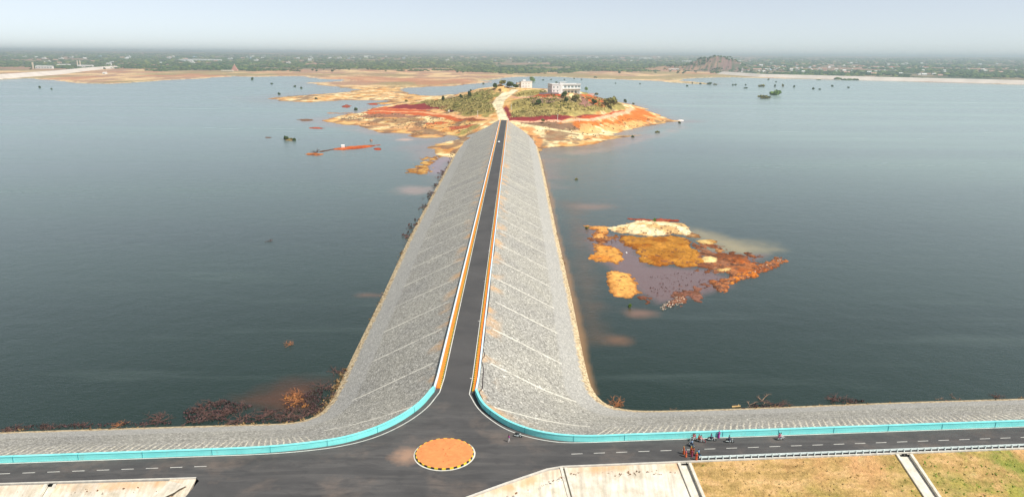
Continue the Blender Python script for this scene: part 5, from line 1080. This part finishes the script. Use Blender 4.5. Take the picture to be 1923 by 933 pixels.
CLOTH = {}
def cloth(c):
    if c not in CLOTH: CLOTH[c] = pm('cloth', c, .9, 6, .8, 1.15)
    return CLOTH[c]
def person(label, loc, rz, top, bottom, pose='stand', sari=None, scarf=None, group='people on the near road', dz=0, seat=0.0):
    """one skinned body; joints laid out facing +x"""
    hp_ = .92 if pose != 'ride' else .93; J = {}; E_ = []
    lean = .05 if pose != 'ride' else .10
    J['pelvis'] = (0, 0, hp_, .145); J['waist'] = (lean*.3, 0, hp_+.18, .125); J['chest'] = (lean, 0, hp_+.40, .155); J['neck'] = (lean+.02, 0, hp_+.56, .055); J['head'] = (lean+.04, 0, hp_+.66, .088); J['crown'] = (lean+.04, 0, hp_+.77, .075)
    E_ += [('pelvis', 'waist'), ('waist', 'chest'), ('chest', 'neck'), ('neck', 'head'), ('head', 'crown')]
    for s, q in ((-1, 'r'), (1, 'l')):
        J['sh'+q] = (lean, s*.19, hp_+.49, .062); J['hip'+q] = (0, s*.10, hp_-.06, .095)
        if pose == 'ride':
            J['el'+q] = (lean+.17, s*.30, hp_+.28, .045); J['wr'+q] = (lean+.40, s*.30, hp_+.14, .032); J['ha'+q] = (lean+.47, s*.31, hp_+.12, .038)
            J['kn'+q] = (.40, s*.22, hp_-.12, .068); J['an'+q] = (.16, s*.22, hp_-.52, .043); J['to'+q] = (.34, s*.23, hp_-.58, .040)
        else:
            sw = .16*s if pose == 'walk' else .02
            J['el'+q] = (lean-sw*.4, s*.27, hp_+.21, .045); J['wr'+q] = (lean+.05-sw*.8, s*.27, hp_-.02, .032); J['ha'+q] = (lean+.08-sw, s*.26, hp_-.11, .038)
            J['kn'+q] = (sw*.8+.02, s*.11, .49, .066); J['an'+q] = (sw*1.2-.02, s*.11, .08, .043); J['to'+q] = (sw*1.2+.15, s*.12, .04, .040)
        E_ += [('chest', 'sh'+q), ('sh'+q, 'el'+q), ('el'+q, 'wr'+q), ('wr'+q, 'ha'+q), ('pelvis', 'hip'+q), ('hip'+q, 'kn'+q), ('kn'+q, 'an'+q), ('an'+q, 'to'+q)]
    names = list(J); me = bpy.data.meshes.new('person'); me.from_pydata([J[k][:3] for k in names], [(names.index(a), names.index(b)) for a, b in E_], [])
    o = bpy.data.objects.new('tmp', me); COL.objects.link(o); md = o.modifiers.new('s', 'SKIN'); ms = o.modifiers.new('u', 'SUBSURF'); ms.levels = 1; ms.render_levels = 1
    for i, k in enumerate(names): v = me.skin_vertices[0].data[i]; v.radius = (J[k][3], J[k][3]); v.use_root = (k == 'pelvis')
    dg_ = bpy.context.evaluated_depsgraph_get(); new = bpy.data.meshes.new_from_object(o.evaluated_get(dg_)); bpy.data.objects.remove(o); new.name = 'person'; new.materials.clear()
    for m_ in (SKIN, cloth(top), cloth(bottom)): new.materials.append(m_)
    jp = np.array([J[k][:3] for k in names])
    for f in new.polygons:
        c = np.array(f.center); k = names[int(np.argmin(((jp-c)**2).sum(1)))]; f.material_index = 1 if k in ('chest', 'waist', 'shr', 'shl', 'elr', 'ell') else 2 if k in ('pelvis', 'hipr', 'hipl', 'knr', 'knl', 'anr', 'anl') else 0; f.use_smooth = True
    p = bpy.data.objects.new('person', new); COL.objects.link(p); p.location = (loc[0], loc[1], loc[2]+dz); p.rotation_euler = (0, 0, rz); tag(p, label, 'person', group)
    hx = lean+.04; mb = MB(); mb.ball((hx-.03, 0, hp_+.75), (.115, .105, .115), 0, 10, 6)
    if sari or scarf: mb.ball((hx-.11, 0, hp_+.68), (.06, .06, .06))
    mb.build('hair', cloth(scarf) if scarf else HAIR, p, True)
    mb = MB(); mb.ball((hx+.105, 0, hp_+.68), (.022, .016, .024)); 
    for s in (-1, 1): mb.ball((hx+.0, s*.095, hp_+.69), (.02, .012, .03))
    mb.build('face_features', SKIN, p)
    if sari:
        mb = MB(); n = 14
        if pose == 'ride': mb.ball((.16, 0, hp_-.10), (.34, .24, .20), 0, 12, 6)
        else:
            V = []; 
            for z, r in ((hp_+.08, .19), (.6, .215), (.3, .225), (.06, .25)):
                for i in range(n): t = 2*math.pi*i/n; rr = r*(1+.06*math.sin(5*t+z*3)); V.append((rr*math.cos(t), rr*math.sin(t), z))
            mb.add(V, [(k*n+i, (k+1)*n+i, (k+1)*n+(i+1) % n, k*n+(i+1) % n) for k in range(3) for i in range(n)])
        mb.ball((lean+.01, .03, hp_+.30), (.17, .20, .26), 0, 10, 6); mb.build('sari', cloth(sari), p, True)
    return p
R_ = math.radians
def A(px, py): q = at(px, py, 0.01); return (q[0], q[1], 0.012)
def rider_on(pos, rz, dx=-.22): return (pos[0]+dx*math.cos(rz), pos[1]+dx*math.sin(rz), pos[2])
WHT, PNK, MAG, REDC, ORC, BLU, DBL, YEL, MAR = (.80, .78, .75), (.80, .25, .35), (.45, .03, .32), (.55, .03, .05), (.52, .11, .03), (.10, .22, .45), (.03, .05, .12), (.85, .55, .05), (.30, .05, .03)
q = A(972, 820); motorcycle('dark motorcycle parked close to the curved turquoise wall near the junction', q, R_(-20), (.03, .05, .05))
person('pedestrian in a pink top and blue scarf walking on the junction asphalt', A(956, 829), R_(200), MAG, WHT, 'walk', scarf=None)
q = A(1301, 827); rz = R_(200); motorcycle('black motorcycle under two riders in red, nearest the wall', q, rz, (.02, .02, .02)); person('front rider in red with white trousers next to the wall', rider_on(q, rz, -.15), rz, REDC, WHT, 'ride'); person('rear rider in red with white trousers next to the wall', rider_on(q, rz, -.55), rz, (.70, .06, .10), WHT, 'ride')
q = A(1316, 829.5); rz = R_(-22); motorcycle('red scooter-like motorcycle heading right with an orange clad passenger', q, rz, (.65, .03, .05)); person('rider in red and white on the red motorcycle', rider_on(q, rz, -.15), rz, REDC, WHT, 'ride'); person('passenger in an orange sari on the red motorcycle', rider_on(q, rz, -.55), rz, ORC, ORC, 'ride', sari=ORC)
q = A(1336, 827); rz = R_(-12); motorcycle('dark motorcycle stopped at the wall under a rider in purple', q, rz, (.05, .02, .03)); person('rider in a dark purple top facing right beside the wall', rider_on(q, rz, -.2), rz, (.16, .02, .14), DBL, 'ride')
person('woman in a magenta sari standing against the turquoise wall', A(1349.5, 821.5), R_(-100), MAG, MAG, 'stand', sari=MAG)
q = A(1369.5, 830.5); rz = R_(-8); motorcycle('dark motorcycle riding right, on the road side of the magenta sari', q, rz, (.04, .03, .06)); person('rider in dark blue leaning over the dark motorcycle', rider_on(q, rz, -.2), rz, DBL, DBL, 'ride')
q = A(1466, 825.5); rz = R_(5); motorcycle('rightmost motorcycle, pale, riding alone towards the right', q, rz, (.55, .55, .55)); person('rider in white on the rightmost motorcycle', rider_on(q, rz, -.15), rz, WHT, WHT, 'ride'); person('passenger in pink on the rightmost motorcycle', rider_on(q, rz, -.5), rz, PNK, DBL, 'ride', sari=PNK)
q = A(1298.5, 838); rz = R_(112); motorcycle('blue motorcycle standing across the lane below the riders in red', q, rz, (.12, .28, .50)); person('rider in blue grey on the blue motorcycle across the lane', rider_on(q, rz, -.2), rz, (.22, .32, .45), (.08, .10, .16), 'ride')
q = A(1311.5, 857); rz = R_(115); motorcycle('light blue motorcycle standing nearest the guard rail', q, rz, (.14, .34, .55)); person('driver in blue on the motorcycle nearest the guard rail', rider_on(q, rz, -.05), rz, (.16, .32, .5), (.06, .10, .14), 'ride')
person('woman in a red sari and yellow scarf beside the guard rail end', A(1307.5, 863), R_(-70), REDC, REDC, 'stand', sari=(.60, .10, .03), scarf=YEL)
person('woman in a rust red sari with a yellow scarf in the middle of the lane', A(1297, 852), R_(-60), MAR, MAR, 'stand', sari=(.42, .08, .02), scarf=YEL)
person('woman in a brown sari standing right of the rust red one', A(1301.5, 853), R_(-80), MAR, MAR, 'walk', sari=(.36, .12, .05)); person('woman in a maroon sari standing in front of the brown one', A(1299, 857), R_(-100), MAR, MAR, 'stand', sari=(.26, .05, .10), scarf=(.45, .12, .04))
person('leftmost woman of the lane group, in an orange sari with a yellow scarf', A(1284, 852), R_(180), ORC, ORC, 'stand', sari=ORC, scarf=(.80, .40, .08)); person('woman in orange and violet just right of the leftmost woman', A(1288, 857.5), R_(170), (.30, .08, .35), ORC, 'stand', sari=(.70, .16, .06))
for px, py, rz, lab in ((937, 214.5, 80, 'motorcycle on the pale dirt road just beyond the end of the causeway'), (933, 199, 100, 'motorcycle farther up the pale dirt road at its bend')):
    p = hit(px, py); p[2] += .05; motorcycle(lab, p, R_(rz), (.10, .16, .14), None); person('rider on the '+lab, rider_on(p, R_(rz), -.2), R_(rz), (.12, .20, .16), DBL, 'ride', group=None)
# bricks / small clutter on the apron by the near left corner
